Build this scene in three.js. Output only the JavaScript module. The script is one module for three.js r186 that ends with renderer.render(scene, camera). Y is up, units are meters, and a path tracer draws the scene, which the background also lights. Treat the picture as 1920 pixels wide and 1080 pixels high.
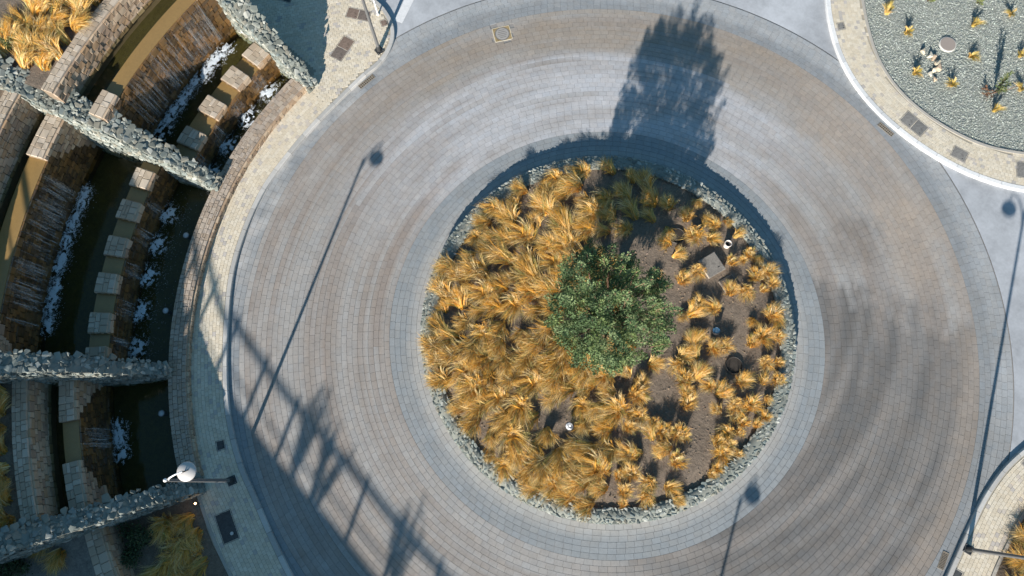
import * as THREE from 'three';
import { ConvexGeometry } from 'three/addons/geometries/ConvexGeometry.js';
import { ImprovedNoise } from 'three/addons/math/ImprovedNoise.js';
import { mergeGeometries } from 'three/addons/utils/BufferGeometryUtils.js';

// ------------------------------------------------------------------ camera, sky, sun, exposure
const scene = new THREE.Scene();
const camera = new THREE.PerspectiveCamera(41.616, 16 / 9, 0.5, 900);
camera.position.set(-3.716, 30, 5.754);
camera.up.set(0.04055, 0.24824, -0.96785);
camera.lookAt(-3.716, 30 - 9.6865, 5.754 - 2.4845);

const SUN_EL = 22.4 * Math.PI / 180, SD = [0.3504, -0.9366];          // elevation; direction in which shadows fall (x, z)
const sunDir = new THREE.Vector3(-SD[0] * Math.cos(SUN_EL), Math.sin(SUN_EL), -SD[1] * Math.cos(SUN_EL));
const sun = new THREE.DirectionalLight(new THREE.Color().setRGB(1, 0.915, 0.81), 5.0);
sun.position.copy(sunDir).multiplyScalar(80);
sun.castShadow = true; sun.shadow.mapSize.set(4096, 4096);
Object.assign(sun.shadow.camera, { left: -45, right: 45, top: 45, bottom: -45, near: 1, far: 220 });
scene.add(sun, sun.target);

{ // clear winter sky: deep blue overhead, paler towards the horizon and round the sun
  const w = 256, h = 128, d = new Float32Array(w * h * 4);
  for (let j = 0; j < h; j++) for (let i = 0; i < w; i++) {
    const el = (j + 0.5) / h * Math.PI - Math.PI / 2, az = ((i + 0.5) / w - 0.5) * 2 * Math.PI;
    const v = new THREE.Vector3(Math.cos(el) * Math.cos(az), Math.sin(el), Math.cos(el) * Math.sin(az));
    const s = Math.max(0, Math.sin(el)), k = Math.pow(1 - s, 4), g = Math.pow(Math.max(0, v.dot(sunDir)), 10);
    const o = (j * w + i) * 4;
    d[o] = 0.043 + 0.12 * k + 0.28 * g; d[o + 1] = 0.112 + 0.15 * k + 0.26 * g; d[o + 2] = 0.190 + 0.16 * k + 0.22 * g; d[o + 3] = 1;
  }
  const t = new THREE.DataTexture(d, w, h, THREE.RGBAFormat, THREE.FloatType);
  t.mapping = THREE.EquirectangularReflectionMapping; t.magFilter = t.minFilter = THREE.LinearFilter; t.needsUpdate = true;
  scene.background = t; scene.environment = t;
}
const renderer = new THREE.WebGLRenderer({ antialias: true });
renderer.toneMapping = THREE.LinearToneMapping;
renderer.toneMappingExposure = 1.9;
renderer.shadowMap.enabled = true;

// ------------------------------------------------------------------ helpers
let seed = 20251;
function rnd() { seed = (seed + 0x6D2B79F5) | 0; let t = Math.imul(seed ^ (seed >>> 15), 1 | seed); t = (t + Math.imul(t ^ (t >>> 7), 61 | t)) ^ t; return ((t ^ (t >>> 14)) >>> 0) / 4294967296; }
const rr = (a, b) => a + (b - a) * rnd(), pick = (a) => a[Math.floor(rnd() * a.length)];
const gauss = () => (rnd() + rnd() + rnd() + rnd() - 2) * 1.0;
const D2R = Math.PI / 180, clamp = (x, a = 0, b = 1) => Math.min(b, Math.max(a, x));
const sstep = (a, b, x) => { const t = clamp((x - a) / (b - a)); return t * t * (3 - 2 * t); };
const perlin = new ImprovedNoise();
const noise = (x, y, z = 0.37) => perlin.noise(x, y, z);
const fbm = (x, y, z = 0.37) => noise(x, y, z) * 0.55 + noise(x * 2.1, y * 2.1, z + 3) * 0.28 + noise(x * 4.3, y * 4.3, z + 7) * 0.17;
const V3 = (x, y, z) => new THREE.Vector3(x, y, z);
const polar = (r, deg, y = 0) => V3(r * Math.cos(deg * D2R), y, -r * Math.sin(deg * D2R));

const used = {};
function numbered(n) { used[n] = (used[n] || 0) + 1; return used[n] === 1 ? n : n + '_' + String(used[n] - 1).padStart(3, '0'); }
function shadows(o) { o.traverse((m) => { if (m.isMesh) { m.castShadow = true; m.receiveShadow = true; } }); return o; }
function tag(o, label, category, group) { o.userData.label = label; o.userData.category = category; if (group) o.userData.group = group; return o; }
function thing(name, label, category, pos = [0, 0, 0], turn = 0, group) {
  const o = new THREE.Group(); o.name = numbered(name); o.position.set(...pos); o.rotation.y = turn; scene.add(o); return tag(o, label, category, group);
}
function structure(name, label) { const o = new THREE.Group(); o.name = numbered(name); o.userData = { kind: 'structure', label }; scene.add(o); return o; }
function part(parent, name, geo, mat, label) { const m = new THREE.Mesh(geo, mat); m.name = name; m.castShadow = m.receiveShadow = true; if (label) m.userData.label = label; parent.add(m); return m; }

class Geo {                                                            // collects flat-shaded faces with colours and uv in metres
  constructor() { this.p = []; this.c = []; this.u = []; }
  tri(a, b, c, col, uv) { for (const v of [a, b, c]) { this.p.push(v.x, v.y, v.z); this.c.push(col[0], col[1], col[2]); const q = uv ? uv(v) : [v.x, v.z]; this.u.push(q[0], q[1]); } }
  quad(a, b, c, d, col, uv) { this.tri(a, b, c, col, uv); this.tri(a, c, d, col, uv); }
  build() {
    const g = new THREE.BufferGeometry();
    g.setAttribute('position', new THREE.Float32BufferAttribute(this.p, 3));
    g.setAttribute('color', new THREE.Float32BufferAttribute(this.c, 3));
    g.setAttribute('uv', new THREE.Float32BufferAttribute(this.u, 2));
    g.computeVertexNormals(); return g;
  }
}
// textures: tileable value noise, a fine grain and a blotchy one
function noiseTexture(n, octaves, lo, hi, s0, repeat, power = 1) {
  const f = new Float32Array(n * n); let sd = s0;
  const r = () => { sd = (sd * 1664525 + 1013904223) >>> 0; return sd / 4294967296; };
  for (const [cells, amp] of octaves) {
    const g = Array.from({ length: cells * cells }, r);
    for (let y = 0; y < n; y++) for (let x = 0; x < n; x++) {
      const fx = x / n * cells, fy = y / n * cells, ix = Math.floor(fx), iy = Math.floor(fy), a = fx - ix, b = fy - iy;
      const sa = a * a * (3 - 2 * a), sb = b * b * (3 - 2 * b), G = (i, j) => g[((j + cells) % cells) * cells + (i + cells) % cells];
      f[y * n + x] += amp * ((G(ix, iy) * (1 - sa) + G(ix + 1, iy) * sa) * (1 - sb) + (G(ix, iy + 1) * (1 - sa) + G(ix + 1, iy + 1) * sa) * sb);
    }
  }
  let mn = 1e9, mx = -1e9; for (const v of f) { mn = Math.min(mn, v); mx = Math.max(mx, v); }
  const d = new Uint8Array(n * n * 4);
  for (let i = 0; i < n * n; i++) { const v = (lo + (hi - lo) * Math.pow((f[i] - mn) / (mx - mn), power)) * 255; d[i * 4] = d[i * 4 + 1] = d[i * 4 + 2] = v; d[i * 4 + 3] = 255; }
  const t = new THREE.DataTexture(d, n, n); t.magFilter = THREE.LinearFilter; t.minFilter = THREE.LinearMipmapLinearFilter; t.generateMipmaps = true;
  t.wrapS = t.wrapT = THREE.RepeatWrapping; t.repeat.set(repeat, repeat); t.needsUpdate = true; return t;
}
const grainTex = noiseTexture(512, [[256, 0.5], [128, 0.4], [40, 0.35], [11, 0.3]], 0.72, 1, 11, 1 / 3);
const blotchTex = noiseTexture(512, [[4, 0.6], [9, 0.5], [23, 0.35], [61, 0.25], [180, 0.22]], 0.5, 1, 5, 1 / 11);
const soilTex = noiseTexture(512, [[200, 0.5], [90, 0.5], [33, 0.45], [9, 0.3]], 0.35, 1, 77, 1 / 4);
const rippleTex = noiseTexture(256, [[90, 0.5], [45, 0.7], [18, 0.6]], 0, 1, 31, 1 / 4);

const C = (r, g, b) => new THREE.Color().setRGB(r, g, b);
const std = (r, g, b, rough = 0.85, more = {}) => new THREE.MeshStandardMaterial({ color: C(r, g, b), roughness: rough, ...more });
const M = {
  paver: new THREE.MeshStandardMaterial({ vertexColors: true, roughness: 0.82, map: grainTex, bumpMap: grainTex, bumpScale: 0.002 }),
  joint: std(0.27, 0.262, 0.255, 0.95, { map: grainTex }),
  walkJoint: std(0.40, 0.36, 0.29, 0.95, { map: grainTex }),
  concrete: std(0.475, 0.505, 0.55, 0.85, { map: blotchTex, bumpMap: grainTex, bumpScale: 0.002 }),
  earth: std(0.16, 0.13, 0.09, 0.95, { map: soilTex }),
  soil: std(0.235, 0.187, 0.145, 0.95, { map: soilTex, bumpMap: soilTex, bumpScale: 0.03 }),
  vc: new THREE.MeshStandardMaterial({ vertexColors: true, roughness: 0.85 }),
  mortar: std(0.20, 0.215, 0.195, 0.95),
  tanMortar: std(0.21, 0.165, 0.12, 0.95),
  wetMortar: std(0.045, 0.028, 0.015, 0.6),
  steel: std(0.16, 0.165, 0.17, 0.45, { metalness: 0.3 }),
  darkSteel: std(0.05, 0.053, 0.056, 0.5, { metalness: 0.3 }),
  whitePaint: std(0.75, 0.76, 0.77, 0.4),
  iron: std(0.17, 0.165, 0.16, 0.7, { metalness: 0.2 }),
  pit: std(0.02, 0.02, 0.02, 0.95),
  chrome: std(0.85, 0.86, 0.88, 0.12, { metalness: 1 }),
  black: std(0.02, 0.02, 0.022, 0.5),
  glass: new THREE.MeshPhysicalMaterial({ color: 0xffffff, roughness: 0.03, transmission: 1, thickness: 0, ior: 1.5 }),
  water: new THREE.MeshPhysicalMaterial({ color: C(0.78, 0.78, 0.66), roughness: 0.06, transmission: 1, thickness: 0, ior: 1.33, bumpMap: rippleTex, bumpScale: 0.0025 }),
  poolFloor: std(0.082, 0.072, 0.016, 0.9, { map: soilTex }),
  tanLedge: new THREE.MeshPhysicalMaterial({ color: C(0.29, 0.185, 0.065), roughness: 0.5, map: grainTex, clearcoat: 0.5, clearcoatRoughness: 0.2 }),
  foam: std(0.62, 0.68, 0.74, 0.6),
  fall: new THREE.MeshStandardMaterial({ color: C(0.82, 0.85, 0.88), roughness: 0.3, transparent: true, opacity: 0.27, side: THREE.DoubleSide }),
};
const rubbleMats = [[0.235, 0.26, 0.24], [0.19, 0.22, 0.205], [0.285, 0.305, 0.275], [0.135, 0.158, 0.15], [0.25, 0.245, 0.205], [0.205, 0.245, 0.24], [0.39, 0.41, 0.38], [0.16, 0.178, 0.16]].map((c) => std(...c, 0.8, { map: grainTex }));
const tanMats = [[0.40, 0.30, 0.21], [0.34, 0.245, 0.165], [0.46, 0.36, 0.26], [0.30, 0.22, 0.16], [0.42, 0.33, 0.25], [0.37, 0.25, 0.15]].map((c) => std(...c, 0.85));
const capMats = [[0.43, 0.37, 0.30], [0.38, 0.32, 0.25], [0.47, 0.41, 0.34], [0.35, 0.29, 0.225]].map((c) => std(...c, 0.85));
const wetMats = [[0.115, 0.062, 0.022], [0.085, 0.05, 0.02], [0.15, 0.085, 0.03], [0.07, 0.042, 0.02], [0.19, 0.10, 0.032]].map((c) => new THREE.MeshPhysicalMaterial({ color: C(...c), roughness: 0.4, clearcoat: 0.6, clearcoatRoughness: 0.25 }));

// irregular stones and chamfered blocks, shared by all masonry
const stoneGeos = Array.from({ length: 12 }, () => {
  const pts = []; for (let i = 0; i < 13; i++) { const v = V3(gauss(), gauss(), gauss()).normalize(); v.x = Math.sign(v.x) * Math.pow(Math.abs(v.x), 0.55); v.y = Math.sign(v.y) * Math.pow(Math.abs(v.y), 0.35); v.z = Math.sign(v.z) * Math.pow(Math.abs(v.z), 0.55); pts.push(v.multiplyScalar(rr(0.85, 1.1))); }
  const g = new ConvexGeometry(pts), p = g.attributes.position, uv = []; for (let i = 0; i < p.count; i++) uv.push(p.getX(i) * 0.3 + p.getY(i) * 0.2, p.getZ(i) * 0.3); g.setAttribute('uv', new THREE.Float32BufferAttribute(uv, 2)); return g;
});
const blockGeos = Array.from({ length: 8 }, () => {                    // unit block, front face +z with a worn chamfer, back open
  const j = () => rr(-0.035, 0.035), c = () => rr(0.025, 0.06), z = 0.5;
  const B = [[-1, -1], [1, -1], [1, 1], [-1, 1]].map(([x, y]) => [x * (0.5 + j() * 0.4), y * (0.5 + j() * 0.4)]);
  const back = B.map(([x, y]) => V3(x, y, -0.5)), mid = B.map(([x, y]) => V3(x, y, z - 0.28)), fr = B.map(([x, y]) => V3(x - Math.sign(x) * c(), y - Math.sign(y) * c(), z + j() * 2.5));
  const g = new Geo(), w = [1, 1, 1];
  g.quad(fr[0], fr[1], fr[2], fr[3], w);
  for (let i = 0; i < 4; i++) { const k = (i + 1) % 4; g.quad(mid[i], mid[k], fr[k], fr[i], w); g.quad(back[i], back[k], mid[k], mid[i], w); }
  const b = g.build(); b.deleteAttribute('color'); return b;
});
function mosaic(w, h, aw, ah) {                                         // random coursed rectangles filling w x h
  const out = []; let y = 0;
  while (y < h - 1e-6) {
    let rh = ah * rr(0.7, 1.35); if (h - y - rh < ah * 0.5) rh = h - y;
    let x = 0; while (x < w - 1e-6) {
      let rw = aw * rr(0.6, 1.5); if (w - x - rw < aw * 0.5) rw = w - x;
      if (rnd() < 0.16 && rh > ah * 0.9) { const s = rr(0.4, 0.6); out.push([x + rw / 2, y + rh * s / 2, rw, rh * s], [x + rw / 2, y + rh * (1 + s) / 2, rw, rh * (1 - s)]); } else out.push([x + rw / 2, y + rh / 2, rw, rh]);
      x += rw;
    } y += rh;
  } return out;
}
// joins meshes that are already placed into one mesh (for pieces past the first few hundred)
function joined(meshes, name, parent, byMat) {
  const groups = new Map();
  for (const m of meshes) { m.updateMatrix(); const g = m.geometry.index ? m.geometry.toNonIndexed() : m.geometry.clone(); for (const k of Object.keys(g.attributes)) if (k !== 'position' && k !== 'normal') g.deleteAttribute(k); g.applyMatrix4(m.matrix);
    const col = m.material.color, a = new Float32Array(g.attributes.position.count * 3); for (let i = 0; i < a.length; i += 3) { a[i] = col.r; a[i + 1] = col.g; a[i + 2] = col.b; } g.setAttribute('color', new THREE.BufferAttribute(a, 3));
    if (!groups.has(0)) groups.set(0, []); groups.get(0).push(g); }
  for (const gs of groups.values()) { const p = part(parent, name, mergeGeometries(gs), M.vc); p.userData.kind = 'stuff'; }
}
class Pieces {                                                         // pieces of one thing: the largest become parts, the rest one joined part
  constructor(parent, limit = 300) { this.parent = parent; this.limit = limit; this.list = []; }
  add(name, geo, mat, pos, quat, scale, weight) { const m = new THREE.Mesh(geo, mat); m.name = name; m.castShadow = m.receiveShadow = true; m.position.copy(pos); m.quaternion.copy(quat); m.scale.set(...scale); m.w = weight ?? scale[0] * scale[1]; this.list.push(m); return m; }
  done(restName) { const l = [...this.list].sort((a, b) => b.w - a.w); for (const m of l.slice(0, this.limit)) this.parent.add(m); if (l.length > this.limit) joined(l.slice(this.limit), restName, this.parent); }
}
const Q = (x, y, z, order = 'YXZ') => new THREE.Quaternion().setFromEuler(new THREE.Euler(x, y, z, order));
// curves
function smooth(pts, step = 0.12) { const c = new THREE.CatmullRomCurve3(pts.map(([x, z]) => V3(x, 0, z)), false, 'centripetal'); c.arcLengthDivisions = 800; return c.getSpacedPoints(Math.ceil(c.getLength() / step)); }
function offset(line, v, y) { return line.map((p, i) => { const a = line[Math.max(0, i - 1)], b = line[Math.min(line.length - 1, i + 1)], dx = b.x - a.x, dz = b.z - a.z, l = Math.hypot(dx, dz); return V3(p.x + dz / l * v, y, p.z - dx / l * v); }); }
function inPoly(poly, x, z) { let c = false; for (let i = 0, j = poly.length - 1; i < poly.length; j = i++) { const a = poly[i], b = poly[j]; if ((a.z > z) !== (b.z > z) && x < (b.x - a.x) * (z - a.z) / (b.z - a.z) + a.x) c = !c; } return c; }
const nearest = (line, x, z) => { let d = 1e9; for (const p of line) d = Math.min(d, (p.x - x) ** 2 + (p.z - z) ** 2); return Math.sqrt(d); };
function flat(poly, y, mat, parent, name) {                            // horizontal sheet from a polygon
  const s = new THREE.Shape(poly.map((p) => new THREE.Vector2(p.x, -p.z))); const g = new THREE.ShapeGeometry(s); g.rotateX(-Math.PI / 2); g.translate(0, y, 0);
  const P = g.attributes.position, uv = []; for (let i = 0; i < P.count; i++) uv.push(P.getX(i), P.getZ(i)); g.setAttribute('uv', new THREE.Float32BufferAttribute(uv, 2));
  return part(parent, name, g, mat);
}
function annulus(r0, r1, t0, t1, y, mat, parent, name, yOut = y, n = 40, rings = 6, bump = 0) {
  const p = [], u = [], ix = [];
  for (let i = 0; i <= rings; i++) for (let j = 0; j <= n; j++) { const r = r0 + (r1 - r0) * i / rings, t = t0 + (t1 - t0) * j / n, v = polar(r, t, y + (yOut - y) * i / rings); if (bump) v.y += bump * fbm(v.x * 0.9, v.z * 0.9); p.push(v.x, v.y, v.z); u.push(v.x, v.z); }
  for (let i = 0; i < rings; i++) for (let j = 0; j < n; j++) { const a = i * (n + 1) + j; ix.push(a, a + n + 1, a + 1, a + 1, a + n + 1, a + n + 2); }
  const g = new THREE.BufferGeometry(); g.setAttribute('position', new THREE.Float32BufferAttribute(p, 3)); g.setAttribute('uv', new THREE.Float32BufferAttribute(u, 2)); g.setIndex(ix); g.computeVertexNormals();
  if (g.attributes.normal.getY(0) < 0) { const a = g.index.array; for (let i = 0; i < a.length; i += 3) { const t = a[i]; a[i] = a[i + 1]; a[i + 1] = t; } g.computeVertexNormals(); }
  return part(parent, name, g, mat);
}
function sector(r0, r1, t0, t1, y0, y1, mat, parent, name, n = 24) {   // solid curved block
  const g = new Geo(), w = [1, 1, 1], P = (r, t, y) => polar(r, t, y), uvS = (v) => [Math.atan2(-v.z, v.x) * r0, v.y];
  for (let j = 0; j < n; j++) { const a = t0 + (t1 - t0) * j / n, b = t0 + (t1 - t0) * (j + 1) / n;
    g.quad(P(r0, a, y1), P(r1, a, y1), P(r1, b, y1), P(r0, b, y1), w);
    g.quad(P(r0, a, y0), P(r0, a, y1), P(r0, b, y1), P(r0, b, y0), w, uvS);
    g.quad(P(r1, a, y1), P(r1, a, y0), P(r1, b, y0), P(r1, b, y1), w, uvS); }
  g.quad(P(r0, t0, y0), P(r1, t0, y0), P(r1, t0, y1), P(r0, t0, y1), w, (v) => [Math.hypot(v.x, v.z), v.y]);
  g.quad(P(r1, t1, y0), P(r0, t1, y0), P(r0, t1, y1), P(r1, t1, y1), w, (v) => [Math.hypot(v.x, v.z), v.y]);
  const b = g.build(); b.deleteAttribute('color'); return part(parent, name, b, mat);
}
// ------------------------------------------------------------------ ground, roads
const R_ISL = 7.42, R_BAND = 14.68, R_OUT = 16.1;
{
  const g = structure('ground', 'earth reaching to the horizon'); const m = part(g, 'earth_sheet', new THREE.CircleGeometry(420, 64), M.earth); m.rotation.x = -Math.PI / 2; m.position.y = -0.4;
  const road = structure('road', 'pale concrete of the roads that join the roundabout');
  annulus(R_OUT, 60, -120, 136.5, -0.003, M.concrete, road, 'concrete', -0.003, 180, 14);
}
const K1 = smooth([[-4, 16.8], [-8.2, 13.2], [-10, 11.55], [-11.45, 9.95], [-12.3, 8.75], [-13.1, 7.28], [-13.78, 5.87], [-14.37, 4.65], [-14.92, 2.8], [-15.14, 1.1], [-15.2, -1.1], [-15.08, -3.1], [-14.63, -4.95], [-13.92, -6.7], [-13.06, -8.02], [-11.95, -9.46], [-10.83, -10.68], [-9.68, -11.86], [-9.22, -12.25], [-8.76, -12.86], [-8.5, -13.6], [-8.53, -14.32], [-8.92, -15.16], [-9.69, -15.94], [-10.92, -16.78], [-12.88, -17.6], [-17, -18.9]]);
const K2 = smooth([[11.4, -22], [11.15, -18], [10.98, -15.75], [10.87, -14.65], [10.84, -13.57], [11.01, -11.96], [11.47, -10.51], [12.2, -9.2], [13.17, -8.0], [14.33, -6.93], [15.54, -6.1], [16.76, -5.52], [17.82, -5.2], [19.35, -5.04], [23, -4.9], [28, -5.2]]);
const K3 = smooth([[25, 1.2], [20, 3.1], [17.3, 4.3], [15.7, 5.22], [14.7, 5.96], [13.81, 6.9], [12.97, 8.07], [12.16, 9.27], [11.74, 9.9], [10.97, 10.97], [9.2, 13.2], [6, 17]]);
const B2 = smooth([[12.9, -22], [12.6, -18], [12.51, -15.68], [12.51, -14.58], [12.54, -13.09], [12.75, -11.62], [13.33, -10.17], [14.24, -8.98], [15.43, -7.97], [16.66, -7.28], [18.17, -6.87], [19.72, -6.71], [23, -6.6], [28, -6.9]]);
const B3 = smooth([[25, 3.0], [20, 4.8], [16.82, 6.48], [15.15, 7.68], [14.48, 8.51], [13.81, 9.42], [13.52, 9.88], [12.9, 11.04], [11, 13.6], [7.6, 17.6]]);
const polyK1 = [...K1, V3(-60, 0, -40), V3(-60, 0, 40), V3(-4, 0, 40)], polyK2 = [...K2, V3(60, 0, -8), V3(60, 0, -60), V3(11, 0, -60)], polyK3 = [...K3, V3(6, 0, 50), V3(60, 0, 50), V3(60, 0, 1)];
const onWalk = (x, z) => inPoly(polyK1, x, z) || inPoly(polyK2, x, z) || inPoly(polyK3, x, z);

// ------------------------------------------------------------------ roundabout: concentric rows of concrete pavers
const lerp3 = (a, b, t) => [a[0] + (b[0] - a[0]) * t, a[1] + (b[1] - a[1]) * t, a[2] + (b[2] - a[2]) * t];
function paverColour(r, th, edge) {                                    // dye of the paver plus dust and tyre wear
  const x = r * Math.cos(th), z = -r * Math.sin(th), deg = ((th / D2R) + 540) % 360 - 180;
  const streak = noise(r * 2.1 + 0.25 * noise(th * 2.5, 4.4), th * 1.15, 1.7), fineS = noise(r * 6.3, th * 2.2, 5.2), cloud = fbm(x * 0.28, z * 0.28, 9.1), cl2 = fbm(x * 0.9, z * 0.9, 2.1), cl3 = fbm(r * 1.5 + 0.035 * deg, th * 2.6, 3.9);
  let c;
  if (edge === 'inner') { c = lerp3([0.37, 0.375, 0.375], [0.27, 0.295, 0.315], sstep(7.7, 8.15, r + 0.25 * cl2)); }
  else if (edge === 'outer') { c = lerp3([0.265, 0.285, 0.305], [0.36, 0.38, 0.40], sstep(15.1, 15.6, r + 0.4 * cl2 + 0.2 * streak)); c = lerp3(c, [0.43, 0.43, 0.43], sstep(118, 132, deg) * clamp(0.5 + 2 * cl2)); c = lerp3(c, [0.235, 0.245, 0.25], 0.6 * sstep(-80, -45, deg) * sstep(30, 5, deg) * clamp(0.6 + cloud * 2)); }
  else {
    c = lerp3([0.295, 0.268, 0.248], [0.345, 0.34, 0.335], clamp(0.5 + 1.5 * streak + 0.6 * fineS + 0.45 * cloud));
    // pale dust over the northern half, brown film near its outer edge
    const north = sstep(25, 60, deg) * sstep(165, 120, deg);
    c = lerp3(c, [0.46, 0.475, 0.51], north * sstep(13.4, 11.9, r + 0.9 * streak) * clamp(0.78 + 1.2 * cl3 + fineS * 0.35) * 0.95);
    c = lerp3(c, [0.30, 0.262, 0.222], north * sstep(12.2, 13.4, r + 0.8 * streak) * clamp(0.62 + 0.8 * cloud + 1.4 * cl3) * 0.9);
    // worn brown lanes on the eastern side, with a ragged edge where the dust was washed off
    const edgeLine = deg - 5 + 12 * cl2 + 5 * fbm(x * 2.6, z * 2.6, 6.6) + (r - 11) * 2.2, arc = noise((r - 0.045 * (deg + 40)) * 1.7, deg * 0.018, 6.1);
    const east = sstep(-100, -62, deg + 12 * cl2) * sstep(3, -3, edgeLine);
    c = lerp3(c, [0.145, 0.142, 0.14], east * clamp(0.74 + 0.3 * streak + 0.7 * arc + 0.4 * cloud + 0.15 * cl2));
    c = lerp3(c, [0.31, 0.27, 0.235], east * sstep(13.6, 14.3, r + 0.5 * cl2) * 0.7);
    const patch = sstep(1.9, 0.5, Math.hypot((deg - 17) * 0.19, r - 10.9) + 0.8 * cl2); c = lerp3(c, [0.20, 0.175, 0.155], patch * 0.75 * clamp(0.7 + fineS));
    const beige = sstep(-2, 8, deg) * sstep(60, 38, deg) * sstep(11.6, 12.8, r + cl2); c = lerp3(c, [0.375, 0.325, 0.28], beige * clamp(0.6 + cloud));
    // rubber along the wheel tracks on the western side
    const west = sstep(120, 150, Math.abs(deg)); c = lerp3(c, [0.285, 0.245, 0.22], west * clamp(1.5 * noise(r * 3.4, th * 0.5, 8.3)) * 0.9);
    c = lerp3(c, [0.40, 0.395, 0.39], west * sstep(13.4, 14.2, r + 0.3 * cl2) * 0.45 * clamp(0.5 + cl2 * 2));
  }
  const j = 1 + 0.07 * cl2 + 0.08 * cl3, w = 0.01 * noise(x * 3, z * 3, 8.8); return [c[0] * j + w, c[1] * j, c[2] * j - w];
}
function paverFaces(g, r0, r1, a, b, y, edge, tone, T = (v) => v) {           // slab with chamfered arrises between two radii and two angles (radians)
  const ch = 0.003, cha = ch / r1, P = (r, t, h) => T(V3(r * Math.cos(t), h, -r * Math.sin(t)));
  const t = [P(r0 + ch, a + cha, y), P(r1 - ch, a + cha, y), P(r1 - ch, b - cha, y), P(r0 + ch, b - cha, y)], q = [P(r0, a, y - 0.018), P(r1, a, y - 0.018), P(r1, b, y - 0.018), P(r0, b, y - 0.018)];
  const cc = [[r0, a], [r1, a], [r1, b], [r0, b]].map(([r, th]) => paverColour(r, th, edge).map((v, i) => v * tone[i]));
  const face = (P4, C4) => { for (const k of [0, 1, 2, 0, 2, 3]) { const v = P4[k]; g.p.push(v.x, v.y, v.z); g.c.push(...C4[k]); g.u.push(v.x + (g.ox || 0), v.z + (g.oz || 0)); } };
  face(t, cc); for (let i = 0; i < 4; i++) { const k = (i + 1) % 4; face([q[i], q[k], t[k], t[i]], [cc[i], cc[k], cc[k], cc[i]]); }
}
{
  const ring = structure('roundabout_roadway', 'circular roadway of grey and taupe pavers laid in concentric rows');
  annulus(R_ISL - 0.6, R_OUT, 0, 360, -0.016, M.joint, ring, 'joint_bed', -0.016, 160, 4);
  const all = new Geo(), own = [], rowW = 0.2155, gap = 0.004;
  for (let k = 0; ; k++) {
    const r0 = R_ISL + 0.02 + k * rowW, r1 = r0 + rowW - gap; if (r1 > R_OUT) break;
    const rm = (r0 + r1) / 2, edge = rm < 8.72 ? 'inner' : rm > R_BAND ? 'outer' : null, L = edge === 'outer' ? 0.3 : 0.335, n = Math.round(2 * Math.PI * rm / L), a0 = rr(0, 6.28);
    for (let i = 0; i < n; i++) {
      const a = a0 + i / n * 2 * Math.PI, b = a + 2 * Math.PI / n - gap / rm, m = (a + b) / 2, x = rm * Math.cos(m), z = -rm * Math.sin(m);
      if (rm > 13 && onWalk(x, z) && nearest(inPoly(polyK1, x, z) ? K1 : inPoly(polyK2, x, z) ? K2 : K3, x, z) > 0.2) continue;
      if (rm > 14.5 && (z < -22 || z > 16)) continue;
      if (Math.abs(x + 3.68) < 0.42 && Math.abs(z + 13.69) < 0.4) continue;   // manhole
      const tj = rr(0.95, 1.05), tw = rr(-0.018, 0.018), tone = [tj + tw, tj, tj - tw], y = rr(-0.003, 0.0015);
      const near = Math.hypot(x + 3.716, z - 9.2);
      if (near < 3.4 && own.length < 300 && rm > 8.4) own.push([r0, r1, a, b, y, edge, tone]); else paverFaces(all, r0, r1, a, b, y, edge, tone);
    }
  }
  part(ring, 'pavers', all.build(), M.paver).userData.kind = 'stuff';
  for (const [r0, r1, a, b, y, edge, tone] of own) { const g = new Geo(), m = (a + b) / 2, rm = (r0 + r1) / 2, cx = rm * Math.cos(m), cz = -rm * Math.sin(m); g.ox = cx; g.oz = cz; paverFaces(g, r0, r1, a, b, y, edge, tone, (v) => V3(v.x - cx, v.y, v.z - cz)); part(ring, 'paver', g.build(), M.paver).position.set(cx, 0, cz); }
}
// ------------------------------------------------------------------ pavements: kerb stones and small cream pavers
const Y_WALK = 0.125;
const kerbStyles = { grey: [[0.52, 0.52, 0.51], [0.43, 0.43, 0.42], [0.57, 0.565, 0.55], [0.48, 0.475, 0.46]], white: [[0.76, 0.78, 0.80], [0.62, 0.64, 0.66], [0.80, 0.81, 0.82], [0.70, 0.72, 0.73]] };
function kerb(name, label, line, width, style) {
  const o = structure(name, label), per = 8, mats = kerbStyles[style].map((c) => std(...c, 0.8, { map: grainTex }));
  const prof = [[0, -0.1], [0.012, 0.125], [0.035, 0.146], [width - 0.01, 0.146], [width, 0.1]];
  const lines = prof.map(([v, y]) => offset(line, v, y));
  for (let s = 0; s + 1 < line.length; s += per) {
    const e = Math.min(line.length - 1, s + per), g = new Geo(), w = [1, 1, 1];
    const at = (k, i) => { const p = lines[k][i], q = lines[k][i === s ? s + 1 : i === e ? e - 1 : i]; return i === s || i === e ? p.clone().lerp(q, 0.05) : p; };
    for (let k = 0; k < 4; k++) for (let i = s; i < e; i++) g.quad(at(k, i), at(k + 1, i), at(k + 1, i + 1), at(k, i + 1), w);
    for (const i of [s, e]) { g.quad(at(0, i), at(1, i), at(2, i), at(2, i), w); g.quad(at(0, i), at(2, i), at(3, i), at(4, i), w); }
    const b = g.build(); b.deleteAttribute('color'); part(o, 'kerb_stone', b, pick(mats));
  }
  return o;
}
kerb('kerb_west', 'pale concrete kerb on the pond side of the roundabout', K1, 0.2, 'grey');
kerb('kerb_north_east', 'white painted kerb round the gravel bed corner', K2, 0.22, 'white');
kerb('kerb_south_east', 'grey kerb round the lower right corner', K3, 0.19, 'grey');
const walkCol = () => { const k = rnd(); const c = k < 0.05 ? [0.50, 0.47, 0.44] : k < 0.1 ? [0.56, 0.51, 0.45] : k < 0.55 ? [0.655, 0.585, 0.465] : [0.69, 0.63, 0.52]; const j = rr(0.93, 1.05); return c.map((v) => v * j); };
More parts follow.
